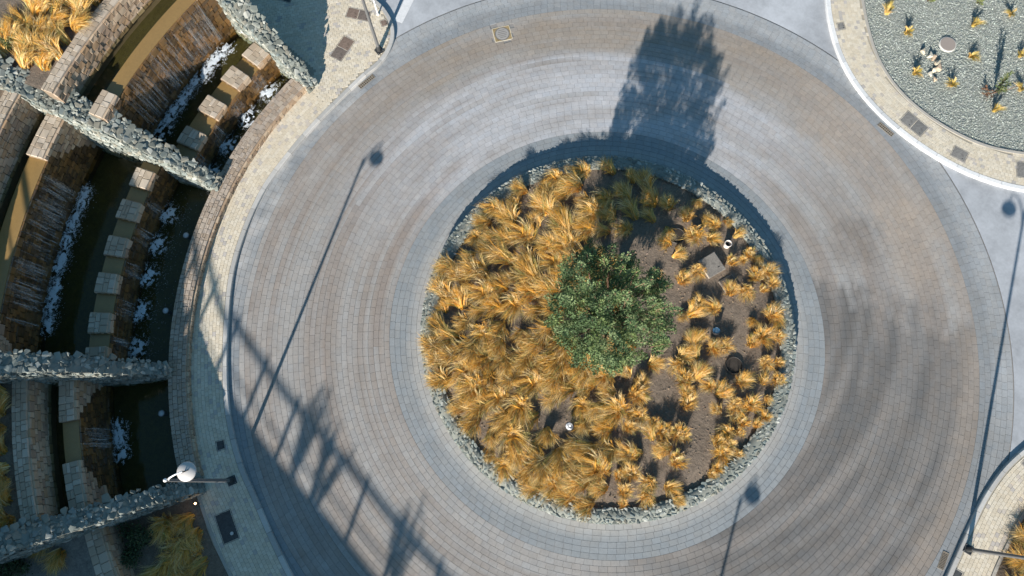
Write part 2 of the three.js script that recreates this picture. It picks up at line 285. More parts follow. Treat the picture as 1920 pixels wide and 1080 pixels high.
function walkPaver(g, P, col) {                                        // P = 4 corner points, in order
  const y = Y_WALK + 0.012 + rr(-0.002, 0.002), c = P[0].clone().add(P[1]).add(P[2]).add(P[3]).multiplyScalar(0.25);
  const q = P.map((p) => { const v = p.clone().lerp(c, 0.02); v.y = y - 0.012; return v; }), t = P.map((p) => { const v = p.clone().lerp(c, 0.07); v.y = y; return v; });
  g.quad(t[0], t[1], t[2], t[3], col); for (let i = 0; i < 4; i++) { const k = (i + 1) % 4; g.quad(q[i], q[k], t[k], t[i], col); }
}
function stripPavers(g, line, v0, v1, keep) {
  const rowW = 0.142; for (let v = v0, row = 0; v < v1; v += rowW, row++) {
    const a = offset(line, v, 0), b = offset(line, v + rowW, 0); let s = row % 2 ? 0.6 : 0;
    const at = (l, f) => { const i = Math.min(l.length - 2, Math.floor(f)); return l[i].clone().lerp(l[i + 1], f - i); };
    for (; s + 1.5 < line.length; s += 1.5) { const P = [at(a, s), at(b, s), at(b, s + 1.5), at(a, s + 1.5)], m = P[0].clone().add(P[2]).multiplyScalar(0.5); if (keep && !keep(m.x, m.z)) continue; walkPaver(g, P, walkCol()); }
  }
}
const angOf = (x, z) => (Math.atan2(-z, x) / D2R + 360) % 360;
const coversDef = [
  ['rust brown double access cover under the lamp post at the upper left', [[-10.7, -15.32], [-9.52, -15.0], [-9.63, -14.46], [-10.59, -14.75]], 2, 'rust'],
  ['brown tilted rectangular access cover beside the upper left drain', [[-10.7, -13.83], [-10.22, -13.54], [-10.85, -12.51], [-11.44, -12.88]], 2, 'rust'],
  ['tiny brown square cover next to the white post', [[-9.18, -14.52], [-8.84, -14.61], [-8.77, -14.28], [-9.06, -14.16]], 1, 'rust'],
  ['dark cover in the shadow of the uppermost stone wall', [[-13.85, -15.8], [-13.19, -15.58], [-13.05, -16.1], [-13.73, -16.33]], 1, 'dark'],
  ['small grey square cover in the pavement near the top edge, right of the road', [[11.18, -13.47], [11.52, -13.51], [11.56, -13.13], [11.19, -13.07]], 1, 'grey'],
  ['large grey two panel cover beside the slotted drain at the gravel bed', [[13.64, -9.08], [14.41, -8.22], [13.92, -7.8], [13.13, -8.65]], 2, 'grey'],
  ['medium grey square cover in the pavement below the gravel bed', [[15.33, -7.39], [15.89, -7.0], [15.58, -6.55], [15.0, -6.94]], 1, 'grey'],
  ['grey cover cut by the right edge, below the gravel bed', [[17.77, -6.57], [18.5, -6.42], [18.33, -5.68], [17.59, -5.81]], 1, 'grey'],
  ['small dark square cover in the shaded pavement beside the pond', [[-15.49, 3.74], [-15.12, 3.67], [-15.02, 4.06], [-15.38, 4.15]], 1, 'dark'],
  ['large dark cover with a pale spot in the shaded pavement at the lower left', [[-15.41, 6.55], [-14.77, 6.28], [-14.29, 7.38], [-14.9, 7.6]], 1, 'dark'],
  ['dark square cover at the bottom edge by the lower right drain', [[12.26, 9.46], [12.54, 9.64], [12.33, 9.92], [12.05, 9.73]], 1, 'dark'],
  ['grey cover at the right edge inside the lower right kerb', [[15.38, 5.79], [15.82, 5.45], [16.05, 5.75], [15.62, 6.1]], 1, 'grey'],
];
{
  const w = structure('pavement_west', 'cream paved footway along the pond wall');
  flat([...offset(K1, 0.19, 0), V3(-24, 0, -21.2), polar(30, 136.9), ...Array.from({ length: 61 }, (_, i) => polar(17.1, 136 + i * 1.6)), V3(-3, 0, 18.5)], Y_WALK, M.walkJoint, w, 'sand_bed');
  const g = new Geo();
  stripPavers(g, K1, 0.21, 2.25, (x, z) => { const t = angOf(x, z), r = Math.hypot(x, z); return t > 137.4 && t < 250 && r < (t < 198.6 ? 16.72 : 17.0); });
  const c = Math.cos(-0.17), s = Math.sin(-0.17), T = (a, b) => V3(-9 + a * c - b * s, 0, -12 + a * s + b * c);
  for (let j = -60; j < 40; j++) for (let i = -60; i < 30; i++) { const a = i * 0.2 + (j % 2 ? 0.1 : 0), b = j * 0.142, m = T(a + 0.1, b + 0.07), t = angOf(m.x, m.z), r = Math.hypot(m.x, m.z);
    if (t > 137.4 || !inPoly(polyK1, m.x, m.z) || nearest(K1, m.x, m.z) < 0.27 || (t > 134.5 && r > 17) || m.x < -18) continue; walkPaver(g, [T(a, b), T(a + 0.2, b), T(a + 0.2, b + 0.142), T(a, b + 0.142)], walkCol()); }
  part(w, 'cream_pavers', g.build(), M.paver).userData.kind = 'stuff';
}
for (const [nm, lab, K, B, wid] of [['pavement_north_east', 'cream paved footway round the gravel bed', K2, B2, 2.2], ['pavement_south_east', 'cream paved footway in the lower right corner', K3, B3, 2.6]]) {
  const w = structure(nm, lab); flat([...offset(K, 0.17, 0), ...[...B].reverse()], Y_WALK, M.walkJoint, w, 'sand_bed');
  const poly = [...K, ...[...B].reverse()], g = new Geo(); stripPavers(g, K, 0.23, wid, (x, z) => inPoly(poly, x, z) && nearest(B, x, z) > 0.1 );
  part(w, 'cream_pavers', g.build(), M.paver).userData.kind = 'stuff';
}
// thin edging between pavement and beds
for (const [nm, B, lab] of [['bed_edging', B2, 'thin concrete edging of the gravel bed'], ['bed_edging', B3, 'thin concrete edging of the lower right grass bed'], ['bed_edging', Array.from({ length: 60 }, (_, i) => polar(17.0, 199 + i * 0.7)), 'thin concrete edging of the shaded bed at the lower left']]) {
  const a = offset(B, -0.06, 0), b = offset(B, 0.06, 0), g = new Geo(), w = [1, 1, 1], up = (p, y) => V3(p.x, y, p.z);
  for (let i = 0; i + 1 < B.length; i++) { g.quad(up(a[i], 0.155), up(b[i], 0.155), up(b[i + 1], 0.155), up(a[i + 1], 0.155), w); g.quad(up(a[i], 0), up(a[i], 0.155), up(a[i + 1], 0.155), up(a[i + 1], 0), w); g.quad(up(b[i], 0), up(b[i], 0.155), up(b[i + 1], 0.155), up(b[i + 1], 0), w); }
  const o = structure(nm, lab), bg = g.build(); bg.deleteAttribute('color'); part(o, 'edging', bg, std(0.44, 0.42, 0.38, 0.9, { map: grainTex }));
}
// access covers
const lidMats = { rust: [std(0.25, 0.185, 0.15, 0.8, { map: soilTex }), std(0.20, 0.165, 0.145, 0.8, { map: soilTex })], grey: [std(0.27, 0.265, 0.255, 0.75, { map: soilTex }), std(0.23, 0.23, 0.225, 0.75, { map: soilTex })], dark: [std(0.075, 0.08, 0.085, 0.7, { map: soilTex })] };
function rectOf(c) { const P = c.map(([x, z]) => V3(x, 0, z)), ctr = P.reduce((a, p) => a.add(p), V3(0, 0, 0)).multiplyScalar(0.25); const u = P[1].clone().sub(P[0]).add(P[2]).sub(P[3]).multiplyScalar(0.5), v = P[3].clone().sub(P[0]).add(P[2]).sub(P[1]).multiplyScalar(0.5); return { ctr, U: u.length(), Vv: v.length(), yaw: Math.atan2(-u.z, u.x) }; }
function slab(w, h, d, ch = 0.008) { const s = new THREE.Shape(); s.moveTo(-w / 2 + ch, -d / 2 + ch); s.lineTo(w / 2 - ch, -d / 2 + ch); s.lineTo(w / 2 - ch, d / 2 - ch); s.lineTo(-w / 2 + ch, d / 2 - ch); s.closePath(); const g = new THREE.ExtrudeGeometry(s, { depth: h - ch, bevelEnabled: true, bevelSize: ch, bevelThickness: ch, bevelSegments: 1, steps: 1 }); g.rotateX(-Math.PI / 2); const P = g.attributes.position, uv = []; for (let i = 0; i < P.count; i++) uv.push(P.getX(i) + P.getY(i), P.getZ(i)); g.setAttribute('uv', new THREE.Float32BufferAttribute(uv, 2)); return g; }
for (const [label, c, n, st] of coversDef) {
  const { ctr, U, Vv, yaw } = rectOf(c), o = thing('access_cover', label, 'access cover', [ctr.x, Y_WALK + 0.008, ctr.z], yaw, 'access covers set in the footways'), f = 0.03;
  for (const s of [-1, 1]) { part(o, 'frame_bar', slab(U, 0.008, f), M.iron).position.set(0, 0, s * (Vv / 2 - f / 2)); part(o, 'frame_bar', slab(f, 0.008, Vv - 2 * f), M.iron).position.set(s * (U / 2 - f / 2), 0, 0); }
  const long = U > Vv, k = n; for (let i = 0; i < k; i++) { const w = long ? (U - 2 * f) / k - 0.012 : U - 2 * f - 0.012, d = long ? Vv - 2 * f - 0.012 : (Vv - 2 * f) / k - 0.012, q = (i - (k - 1) / 2) * (long ? (U - 2 * f) / k : (Vv - 2 * f) / k);
    const lid = part(o, 'lid', slab(w, 0.006, d), lidMats[st][i % lidMats[st].length]); lid.position.set(long ? q : 0, 0, long ? 0 : q); const hd = part(lid, 'lifting_slot', slab(0.06, 0.006, 0.025, 0.004), M.pit); hd.position.set(w * 0.3, 0.008, d * 0.3); }
  if (label.includes('pale spot')) { const s = part(o, 'pale_spot', new THREE.CircleGeometry(0.07, 7), std(0.5, 0.5, 0.5, 0.9)); s.rotation.x = -Math.PI / 2; s.position.set(0.22, 0.018, 0.32); s.position.set(0.1, 0.018, 0.3); }
}
// slotted drains in the gutter
for (const [label, c, n] of [['rusty slotted drain at the kerb near the upper left lamp post', [[-9.50, -11.94], [-9.36, -11.78], [-9.98, -11.22], [-10.12, -11.38]], 9], ['slotted drain at the white kerb below the gravel bed', [[12.27, -8.52], [12.43, -8.66], [12.92, -8.06], [12.76, -7.92]], 9], ['barred drain grate at the lower right kerb', [[11.96, 8.83], [12.17, 8.95], [11.85, 9.55], [11.64, 9.43]], 12]]) {
  const { ctr, U, Vv, yaw } = rectOf(c), o = thing('drain_grate', label, 'drain', [ctr.x, 0.003, ctr.z], yaw, 'drains along the kerbs'), m = std(0.24, 0.21, 0.17, 0.7, { map: grainTex });
  part(o, 'sump', slab(U - 0.02, 0.004, Vv - 0.02), M.pit);
  for (const s of [-1, 1]) { part(o, 'frame_bar', slab(U, 0.014, 0.03), m).position.set(0, 0.001, s * (Vv / 2 - 0.015)); part(o, 'frame_bar', slab(0.03, 0.014, Vv - 0.06), m).position.set(s * (U / 2 - 0.015), 0.001, 0); }
  const along = Vv; for (let i = 1; i < n; i++) part(o, 'bar', slab(U - 0.06, 0.012, along / n * 0.45, 0.004), m).position.set(0, 0.001, -along / 2 + along * i / n);
  if (n === 9) part(o, 'bar', slab(0.03, 0.014, Vv - 0.06, 0.004), m).position.set(0, 0.002, 0);
}
{ // manhole in the carriageway
  const { ctr, U, Vv, yaw } = rectOf([[-4.13, -13.95], [-3.38, -14.1], [-3.24, -13.42], [-4.01, -13.27]]);
  const o = thing('manhole_cover', 'round grey manhole cover in a square of yellowish mortar in the roadway', 'manhole', [ctr.x, -0.006, ctr.z], yaw), s = new THREE.Shape(); s.moveTo(-U / 2, -Vv / 2); s.lineTo(U / 2, -Vv / 2); s.lineTo(U / 2, Vv / 2); s.lineTo(-U / 2, Vv / 2); s.closePath();
  const h = new THREE.Path(); h.absarc(0, 0, 0.335, 0, 6.2832, true); s.holes.push(h); const g = new THREE.ExtrudeGeometry(s, { depth: 0.008, bevelEnabled: false, curveSegments: 28 }); g.rotateX(-Math.PI / 2);
  part(o, 'mortar_surround', g, std(0.40, 0.30, 0.15, 0.9, { map: soilTex }));
  for (const q of [-1, 1]) { part(o, 'pale_joint', slab(U, 0.011, 0.035), std(0.55, 0.5, 0.4, 0.9)).position.set(0, 0, q * Vv / 2); part(o, 'pale_joint', slab(0.035, 0.011, Vv), std(0.55, 0.5, 0.4, 0.9)).position.set(q * U / 2, 0.001, 0); }
  part(o, 'rim', new THREE.CylinderGeometry(0.335, 0.335, 0.012, 30), M.iron).position.y = 0.002; const lid = part(o, 'lid', new THREE.CylinderGeometry(0.29, 0.29, 0.012, 30), std(0.30, 0.29, 0.28, 0.8)); lid.position.y = 0.005;
  for (let i = 0; i < 5; i++) part(lid, 'rib', slab(0.42 - Math.abs(i - 2) * 0.07, 0.005, 0.025, 0.003), M.iron).position.set(0, 0.006, (i - 2) * 0.09);
}
// ------------------------------------------------------------------ stepped pond: basins, weirs, retaining walls
const faceQ = (t) => Q(0, Math.atan2(-Math.cos(t * D2R), Math.sin(t * D2R)), 0);          // front towards the roundabout centre
const capQ = (t) => faceQ(t).multiply(Q(-Math.PI / 2, 0, 0));
function curvedFace(P, r, t0, t1, y0, y1, aw, ah, mats, name = 'stone', wet, depth = 0.13) {
  const w = (t1 - t0) * D2R * r;
  for (const [x, y, a, b] of mosaic(w, y1 - y0, aw, ah)) { const t = t0 + x / r / D2R, wy = y0 + y; const m = pick(wet && wet(t, wy) ? wetMats : mats); P.add(name, pick(blockGeos), m, polar(r - 0.02 + rr(-0.012, 0.012), t, wy), faceQ(t), [a - 0.007, b - 0.007, depth]); }
}
function curvedCap(P, r0, r1, t0, t1, y, aw, ah, mats, name = 'cap_stone', thick = 0.1) {
  const rm = (r0 + r1) / 2, w = (t1 - t0) * D2R * rm;
  for (const [x, v, a, b] of mosaic(w, r1 - r0, aw, ah)) { const t = t0 + x / rm / D2R, r = r0 + v; P.add(name, pick(blockGeos), pick(mats), polar(r, t, y - thick / 2 + 0.02 + rr(-0.006, 0.006)), capQ(t), [a * r / rm - 0.006, b - 0.006, thick]); }
}
// sections between the radial stone walls: [from, to] in degrees
const SEC = [
  { n: 'first', where: 'between the two uppermost stone walls', t: [137, 156.8], weir: [20.45, 21.02], top: 4.27, ledge: 4.08, notch: [140.1, 153.9], foot: 1.28, ret: [22.0, 22.45], retTop: 5.15, low: [18.27, 19.15], lowTop: 1.5, lowLedge: 1.3, blocks: [139.2, 143.3, 148.2, 153.0], half: 1.15 },
  { n: 'second', where: 'in the long middle section of the pond', t: [156.8, 183.3], weir: [22.03, 22.70], top: 4.0, ledge: 3.8, notch: [162.5, 178.6], foot: 1.53, ret: [23.2, 23.7], retTop: 5.1, low: [19.22, 19.97], lowTop: 1.75, lowLedge: 1.53, blocks: [160.1, 164.2, 168.7, 173.1, 177.7, 181.6], half: 1.12 },
  { n: 'third', where: 'in the lowest section of the pond', t: [183.3, 198.8], weir: [19.9, 20.45], top: 2.5, ledge: 2.28, notch: [188.5, 192.7], foot: 0.15, ret: [21.05, 21.55], retTop: 3.42 },
];
{
  const p = structure('pond_floor', 'algae stained floor of the stepped pond');
  annulus(17.2, 20.3, 137, 199, -0.3, M.poolFloor, p, 'basin_floor', -0.3, 60, 4, 0.06);
  annulus(18.9, 21, 137, 156.8, 0.75, M.poolFloor, p, 'basin_floor', 0.75, 30, 4, 0.06); annulus(19.6, 22.5, 156.8, 183.3, 0.95, M.poolFloor, p, 'basin_floor', 0.95, 40, 4, 0.06);
  annulus(20.9, 22.2, 137, 156.8, 3.5, M.poolFloor, p, 'channel_floor', 3.5, 30, 3); annulus(22.6, 23.4, 156.8, 183.3, 3.2, M.poolFloor, p, 'channel_floor', 3.2, 40, 3); annulus(20.3, 21.2, 183.3, 198.8, 1.6, M.poolFloor, p, 'channel_floor', 1.6, 30, 3);
  const w = structure('pond_water', 'clear dark water in the stepped basins');
  annulus(17.2, 18.4, 137, 156.8, 0.15, M.water, w, 'water_surface', 0.15, 60, 10); annulus(17.2, 19.35, 156.8, 183.3, 0.15, M.water, w, 'water_surface', 0.15, 60, 10); annulus(17.2, 20.0, 183.3, 198.9, 0.15, M.water, w, 'water_surface', 0.15, 60, 10);
  annulus(19.02, 20.6, 137, 156.8, 1.285, M.water, w, 'water_surface', 1.285, 40, 10); annulus(19.85, 22.15, 156.8, 183.3, 1.515, M.water, w, 'water_surface', 1.515, 60, 10);
  annulus(20.95, 22.1, 137, 156.8, 4.06, M.water, w, 'water_surface', 4.06, 40, 6); annulus(22.62, 23.3, 156.8, 183.3, 3.78, M.water, w, 'water_surface', 3.78, 50, 6); annulus(20.38, 21.2, 183.3, 198.8, 2.26, M.water, w, 'water_surface', 2.26, 30, 6);
}
const seatMats = [[0.34, 0.285, 0.235], [0.30, 0.25, 0.205], [0.38, 0.325, 0.27], [0.33, 0.265, 0.205], [0.36, 0.31, 0.265]].map((c) => std(...c, 0.85));
{ // seat wall along the footway
  const o = thing('seat_wall', 'low curved tan stone wall between pond and footway', 'wall');
  sector(16.72, 17.36, 137.2, 197.6, -0.4, 0.41, M.tanMortar, o, 'core', 60);
  const P = new Pieces(o); curvedCap(P, 16.70, 17.39, 137.2, 197.6, 0.45, 0.2, 0.155, seatMats, 'cap_stone', 0.09); P.done('cap_stones');
  const F = new Pieces(o, 0); curvedFace(F, 16.7, 137.2, 197.6, 0.12, 0.4, 0.22, 0.14, tanMats.slice(0, 4)); F.done('face_stones');
}
// falling water: broken thin strands from the lip to the foot
function strands(parent, rLip, yLip, yFoot, t0, t1, count, wide = 1) {
  const g = new Geo(), w = [1, 1, 1];
  let bundle = 0; for (let i = 0; i < count; i++) {
    if (i % 7 === 0) bundle = rr(t0, t1); const t = clamp(bundle + gauss() * 0.32, t0, t1), throwOut = rr(0.05, 0.16), n = 9, w0 = rr(0.002, 0.0065) * wide * (rnd() < 0.1 ? 1.9 : 1), drift = rr(-0.3, 0.3), a = rnd() < 0.6 ? 0 : rr(0, 0.5), b = rr(0.6, 1);
    let prev = null;
    for (let k = 0; k <= n; k++) { const f = k / n; if (f < a || f > b || rnd() < 0.06) { prev = null; continue; }
      const r = rLip - 0.05 - throwOut * Math.sqrt(f), y = yLip - (yLip - yFoot) * f, hw = w0 * (0.6 + 0.8 * rnd()) * (1 + f), dt = hw / r / D2R, tt = t + drift * f + rr(-0.02, 0.02);
      const cur = [polar(r, tt - dt, y), polar(r - 0.01, tt + dt, y)]; if (prev) g.quad(prev[0], prev[1], cur[1], cur[0], w); prev = cur; }
  }
  const b = g.build(); b.deleteAttribute('color'); const m = part(parent, 'water_strands', b, M.fall); m.userData.kind = 'stuff'; return m;
}
const foamGeo = new THREE.IcosahedronGeometry(1, 0);
function foam(parent, list) {                                          // list of [x, y, z, size]
  const m = new THREE.InstancedMesh(foamGeo, M.foam, list.length), q = new THREE.Matrix4();
  list.forEach(([x, y, z, s], i) => { q.compose(V3(x, y, z), Q(rr(0, 6), rr(0, 6), 0), V3(s * rr(0.7, 1.4), s * rr(0.4, 0.8), s * rr(0.7, 1.4))); m.setMatrixAt(i, q); });
  m.name = 'foam'; m.castShadow = m.receiveShadow = true; m.userData.kind = 'stuff'; parent.add(m); return m;
}
function foamCluster(list, c, ra, rb, t, n, y) {                       // c centre, ra along the wall, rb across it
  const ct = Math.cos(t * D2R), st = Math.sin(t * D2R), off = rr(0, 50);
  for (let i = 0, k = 0; i < n && k < n * 6; k++) { const a = gauss() * 0.62, b = gauss() * 0.62, d = Math.hypot(a, b); if (fbm(a * 3.0 + off, b * 3.0, off) < -0.06 + d * 0.2) continue;
    const u = a * ra, v = b * rb, x = c.x + u * st - v * ct, z = c.z + u * ct + v * st; list.push([x, y + 0.015 + 0.05 * rnd() * Math.max(0, 1 - d), z, rr(0.006, 0.016) * (d < 0.4 ? 1.45 : 0.85)]); i++; }
}
for (const S of SEC) {
  const [t0, t1] = S.t, [r0, r1] = S.weir, [n0, n1] = S.notch, fallY = S.foot;
  const wet = (t, y) => { const f = (S.ledge - y) / (S.ledge - fallY), sp = (0.2 + 1.9 * f) / r0 / D2R * 0.9 + 0.9 * noise(t * 1.3, y * 2.2); return t > n0 - sp && t < n1 + sp || y < fallY + 0.16 + 0.2 * noise(t * 2, 1); };
  const o = thing('weir_wall', `tall stone weir wall with a tan spill ledge ${S.where}`, 'wall', [0, 0, 0], 0, 'tall weirs of the stepped pond');
  sector(r0, r1, t0, t1, -0.35, S.ledge - 0.03, M.wetMortar, o, 'core', 30);
  sector(r0 - 0.02, r1, n0, n1, S.ledge - 0.03, S.ledge, M.tanLedge, o, 'spill_ledge', 30);
  const P = new Pieces(o);
  curvedFace(P, r0, t0, t1, fallY - 0.25, S.ledge - 0.02, 0.27, 0.21, tanMats, 'stone', wet);
  for (const [a, b] of [[t0, n0], [n1, t1]]) { sector(r0 + 0.02, r1 - 0.02, a, b, S.ledge - 0.1, S.top - 0.05, M.tanMortar, o, 'raised_core', 8); curvedCap(P, r0, r1, a, b, S.top, 0.28, 0.24, capMats); curvedFace(P, r0, a, b, S.ledge - 0.02, S.top - 0.02, 0.28, 0.2, tanMats); }
  P.done('stones');
  // retaining wall behind
  const [q0, q1] = S.ret, R = thing('retaining_wall', `tan masonry retaining wall with pale coping ${S.where}`, 'wall', [0, 0, 0], 0, 'retaining walls behind the pond');
  sector(q0 + 0.02, q1 - 0.02, t0, t1, S.foot - 0.3, S.retTop - 0.05, M.tanMortar, R, 'core', 30);
  const PR = new Pieces(R); curvedFace(PR, q0, t0, t1, S.ledge - 0.2, S.retTop - 0.06, 0.27, 0.2, tanMats); curvedCap(PR, q0 - 0.02, q1, t0, t1, S.retTop, 0.24, 0.17, capMats); PR.done('stones');
  // main fall
  const F = thing('waterfall', S.n === 'third' ? 'short thin waterfall into the shaded lowest basin' : S.n === 'first' ? 'broad sunlit waterfall with white foam in the uppermost section' : 'long shaded waterfall with blue white foam in the middle section', 'waterfall');
  strands(F, r0, S.ledge + 0.01, fallY, n0 + 0.2, n1 - 0.2, Math.round((n1 - n0) * (S.n === 'first' ? 24 : 21)));
  const L = [], span = n1 - n0; const m = S.n === 'third' ? 3 : Math.round(span / 1.45);
  for (let i = 0; i < m; i++) { const t = n0 + span * (i + 0.5 + rr(-0.25, 0.25)) / m; foamCluster(L, polar(r0 - rr(0.3, 0.42), t), rr(0.45, 0.75), rr(0.3, 0.48), t, Math.round(rr(500, 1500)), fallY); }
  for (let i = 0; i < span * 260; i++) { const t = rr(n0, n1), p = polar(r0 - 0.12 - Math.abs(gauss()) * 0.5, t); if (fbm(p.x * 2.2, p.z * 2.2, 4) > -0.05) L.push([p.x, fallY + 0.008, p.z, rr(0.005, 0.012)]); }
  foam(F, L);
  // lower weir with square blocks
  if (S.low) {
    const [a0, a1] = S.low, W = thing('block_weir', `low weir of square stone blocks ${S.where}`, 'wall', [0, 0, 0], 0, 'low weirs of the stepped pond');
    sector(a0, a1, t0, t1, -0.35, S.lowLedge - 0.02, M.wetMortar, W, 'core', 30);
    const PW = new Pieces(W), edges = []; let last = t0;
    for (const b of S.blocks) { edges.push([last, b - S.half]); last = b + S.half; } edges.push([last, t1]);
    curvedFace(PW, a0, t0, t1, -0.05, S.lowLedge - 0.02, 0.26, 0.21, wetMats, 'stone');
    for (const [a, b] of edges) if (b - a > 0.3) sector(a0 - 0.015, a1, a, b, S.lowLedge - 0.02, S.lowLedge, M.tanLedge, W, 'spill_ledge', 5);
    for (const b of S.blocks) { sector(a0 + 0.02, a1 - 0.02, b - S.half + 0.05, b + S.half - 0.05, S.lowLedge - 0.3, S.lowTop - 0.05, M.tanMortar, W, 'block_core', 3); curvedCap(PW, a0, a1, b - S.half, b + S.half, S.lowTop, 0.27, 0.26, capMats, 'cap_stone', 0.11); curvedFace(PW, a0, b - S.half, b + S.half, S.lowLedge - 0.1, S.lowTop - 0.03, 0.3, 0.2, tanMats, 'stone');
      for (const s of [-1, 1]) for (let k = 0; k < 3; k++) { const t = b + s * (S.half - 0.1), yaw = Math.atan2(Math.cos(t * D2R), -Math.sin(t * D2R)) ; PW.add('stone', pick(blockGeos), pick(tanMats), polar(a0 + (a1 - a0) * (k + 0.5) / 3, t, (S.lowLedge + S.lowTop) / 2 - 0.02), faceQ(t).multiply(Q(0, s * Math.PI / 2, 0)), [(a1 - a0) / 3 - 0.012, S.lowTop - S.lowLedge, 0.12]); } }
    PW.done('stones');
    edges.forEach(([a, b], i) => {
      if (b - a < 1 || (S.n === 'second' && i === 0) || (S.n === 'first' && i === 0)) return;
      const c = (a + b) / 2, from = S.n === 'first' ? 'uppermost' : 'middle', f = thing('small_waterfall', `small spill and foam patch, number ${['one', 'two', 'three', 'four', 'five', 'six', 'seven'][i - 1]} from above in the ${from} block row`, 'waterfall', [0, 0, 0], 0, 'small spills between the blocks');
      strands(f, a0, S.lowLedge + 0.01, 0.15, a + 0.15, b - 0.15, 42, 0.9); const l = [], p = polar(a0 - 0.42, c + rr(-0.3, 0.3)); foamCluster(l, p, 0.58, 0.5, c, 1700, 0.15); foamCluster(l, polar(a0 - 0.25, c + 0.6), 0.34, 0.34, c, 500, 0.15); for (let k = 0; k < 320; k++) { l.push([p.x + gauss() * 0.8, 0.157, p.z + gauss() * 0.8, rr(0.004, 0.010)]); } foam(f, l);
    });
  }
}
for (const [x, z, w] of [[-17.17, -4.73, 'highest of the three, near the end of the second stone wall'], [-17.78, -1.54, 'in the middle of the three, beside the seat wall'], [-17.64, 2.59, 'lowest of the three, below the third stone wall']]) {
  const o = thing('pond_light', `round pale pond light, ${w}`, 'pond light', [x, 0.02, z], 0, 'lights in the lower basin');
  part(o, 'housing', new THREE.CylinderGeometry(0.11, 0.08, 0.35, 20), M.darkSteel).position.y = -0.1; part(o, 'rim', new THREE.TorusGeometry(0.115, 0.018, 8, 28), M.steel).rotation.x = Math.PI / 2; o.children[1].position.y = 0.14; part(o, 'lens', new THREE.SphereGeometry(0.13, 20, 8, 0, 6.2832, 0, 1.0), std(0.42, 0.46, 0.5, 0.3)).position.y = 0.085;
}
// radial rubble walls that step down the slope; profile = [radius, top height]
function rubbleWall(label, deg, prof, thickIn, thickOut, visible) {
  const ends = [prof[0][0], prof[prof.length - 1][0]], o = thing('rubble_wall', label, 'stone wall', polar(prof[0][0], deg).toArray(), deg * D2R, 'radial rubble walls across the pond'), RB = prof[0][0];   // local x = outwards, local -z = south
  const top = (r) => { for (let i = 0; i + 1 < prof.length; i++) if (r <= prof[i + 1][0]) { const [a, h] = prof[i], [b, k] = prof[i + 1]; return h + (k - h) * clamp((r - a) / (b - a)); } return prof[prof.length - 1][1]; };
  const th = (r) => thickIn + (thickOut - thickIn) * clamp((r - ends[0]) / 5);
  const g = new Geo(), w = [1, 1, 1], n = 60, R = (i) => ends[0] + 0.08 + (ends[1] - ends[0] - 0.08) * i / n, c = (i, s, y) => V3(R(i) - RB, y, s * (th(R(i)) / 2 - 0.06)), H = (i) => top(R(i)) - 0.09;
  for (let i = 0; i < n; i++) { g.quad(c(i, -1, H(i)), c(i, 1, H(i)), c(i + 1, 1, H(i + 1)), c(i + 1, -1, H(i + 1)), w); for (const s of [-1, 1]) g.quad(c(i, s, -0.4), c(i + 1, s, -0.4), c(i + 1, s, H(i + 1)), c(i, s, H(i)), w); }
  g.quad(c(0, -1, -0.4), c(0, 1, -0.4), c(0, 1, H(0)), c(0, -1, H(0)), w); g.quad(c(n, -1, -0.4), c(n, 1, -0.4), c(n, 1, H(n)), c(n, -1, H(n)), w);
  const b = g.build(); b.deleteAttribute('color'); part(o, 'mortar_core', b, M.mortar);
  const P = new Pieces(o), last = visible;
  for (let r = ends[0] + 0.08; r < ends[1]; ) { const s = rr(0.12, 0.25), T = th(r), slope = Math.atan2(top(r + 0.2) - top(r - 0.2), 0.4), step = s * Math.cos(slope) * 0.92; let z = -T / 2 + 0.05; while (z < T / 2) { const k = s * rr(0.6, 1.3); P.add('stone', pick(stoneGeos), pick(rubbleMats), V3(r - RB + rr(-0.04, 0.04), top(r) - 0.06 - 0.03 / Math.cos(slope) + rr(-0.02, 0.02), z + k * 0.5), Q(rr(-0.1, 0.1), rr(0, 6.28), slope + rr(-0.1, 0.1), 'ZXY'), [k * rr(0.5, 0.64), rr(0.05, 0.075), Math.max(k, s * 0.8) * rr(0.48, 0.6)], r < last ? k + 1 : 0.01); z += k * 0.93; } r += step; }
  for (const s of [-1, 1]) for (let y = 0.02; y < 7; y += rr(0.13, 0.18)) for (let r = ends[0] + 0.05 + rr(0, 0.15); r < ends[1]; ) { const k = rr(0.15, 0.32); if (y < top(r) - 0.08 && (y > top(r) - 3.4)) P.add('stone', pick(stoneGeos), pick(rubbleMats), V3(r - RB + k / 2, y + rr(-0.03, 0.03), s * (th(r) / 2 - 0.05) + rr(-0.02, 0.02)), Q(rr(-0.15, 0.15), rr(-0.12, 0.12), rr(-0.2, 0.2)), [k * 0.56, rr(0.075, 0.1), rr(0.06, 0.09)], s < 0 && r < last ? k * 0.9 : 0.001); r += k; }
  for (let y = 0; y < top(ends[0] + 0.1); y += 0.16) for (let z = -thickIn / 2 + 0.08; z < thickIn / 2; z += 0.2) P.add('stone', pick(stoneGeos), pick(rubbleMats), V3(0.06, y, z), Q(rr(-0.2, 0.2), 1.57 + rr(-0.2, 0.2), 0), [0.12, 0.1, 0.08], 0.5);
  P.done('stones'); return o;
}
rubbleWall('grey green rubble wall at the top edge, shading the footway', 136.98, [[16.45, 0.5], [17.0, 0.95], [17.6, 1.55], [18.1, 1.95], [19.2, 2.7], [19.7, 3.6], [21, 4.6], [23, 5.5], [27, 6.6]], 0.5, 0.95, 20.5);
rubbleWall('long sunlit rubble wall crossing the upper pond with a bright south face', 156.85, [[17.1, 0.75], [17.5, 1.3], [17.9, 1.85], [19.05, 2.55], [19.7, 3.2], [20.4, 3.95], [21.2, 4.3], [22.3, 4.55], [23.1, 5.15], [24.7, 5.7], [29, 6.6]], 0.5, 0.95, 25);
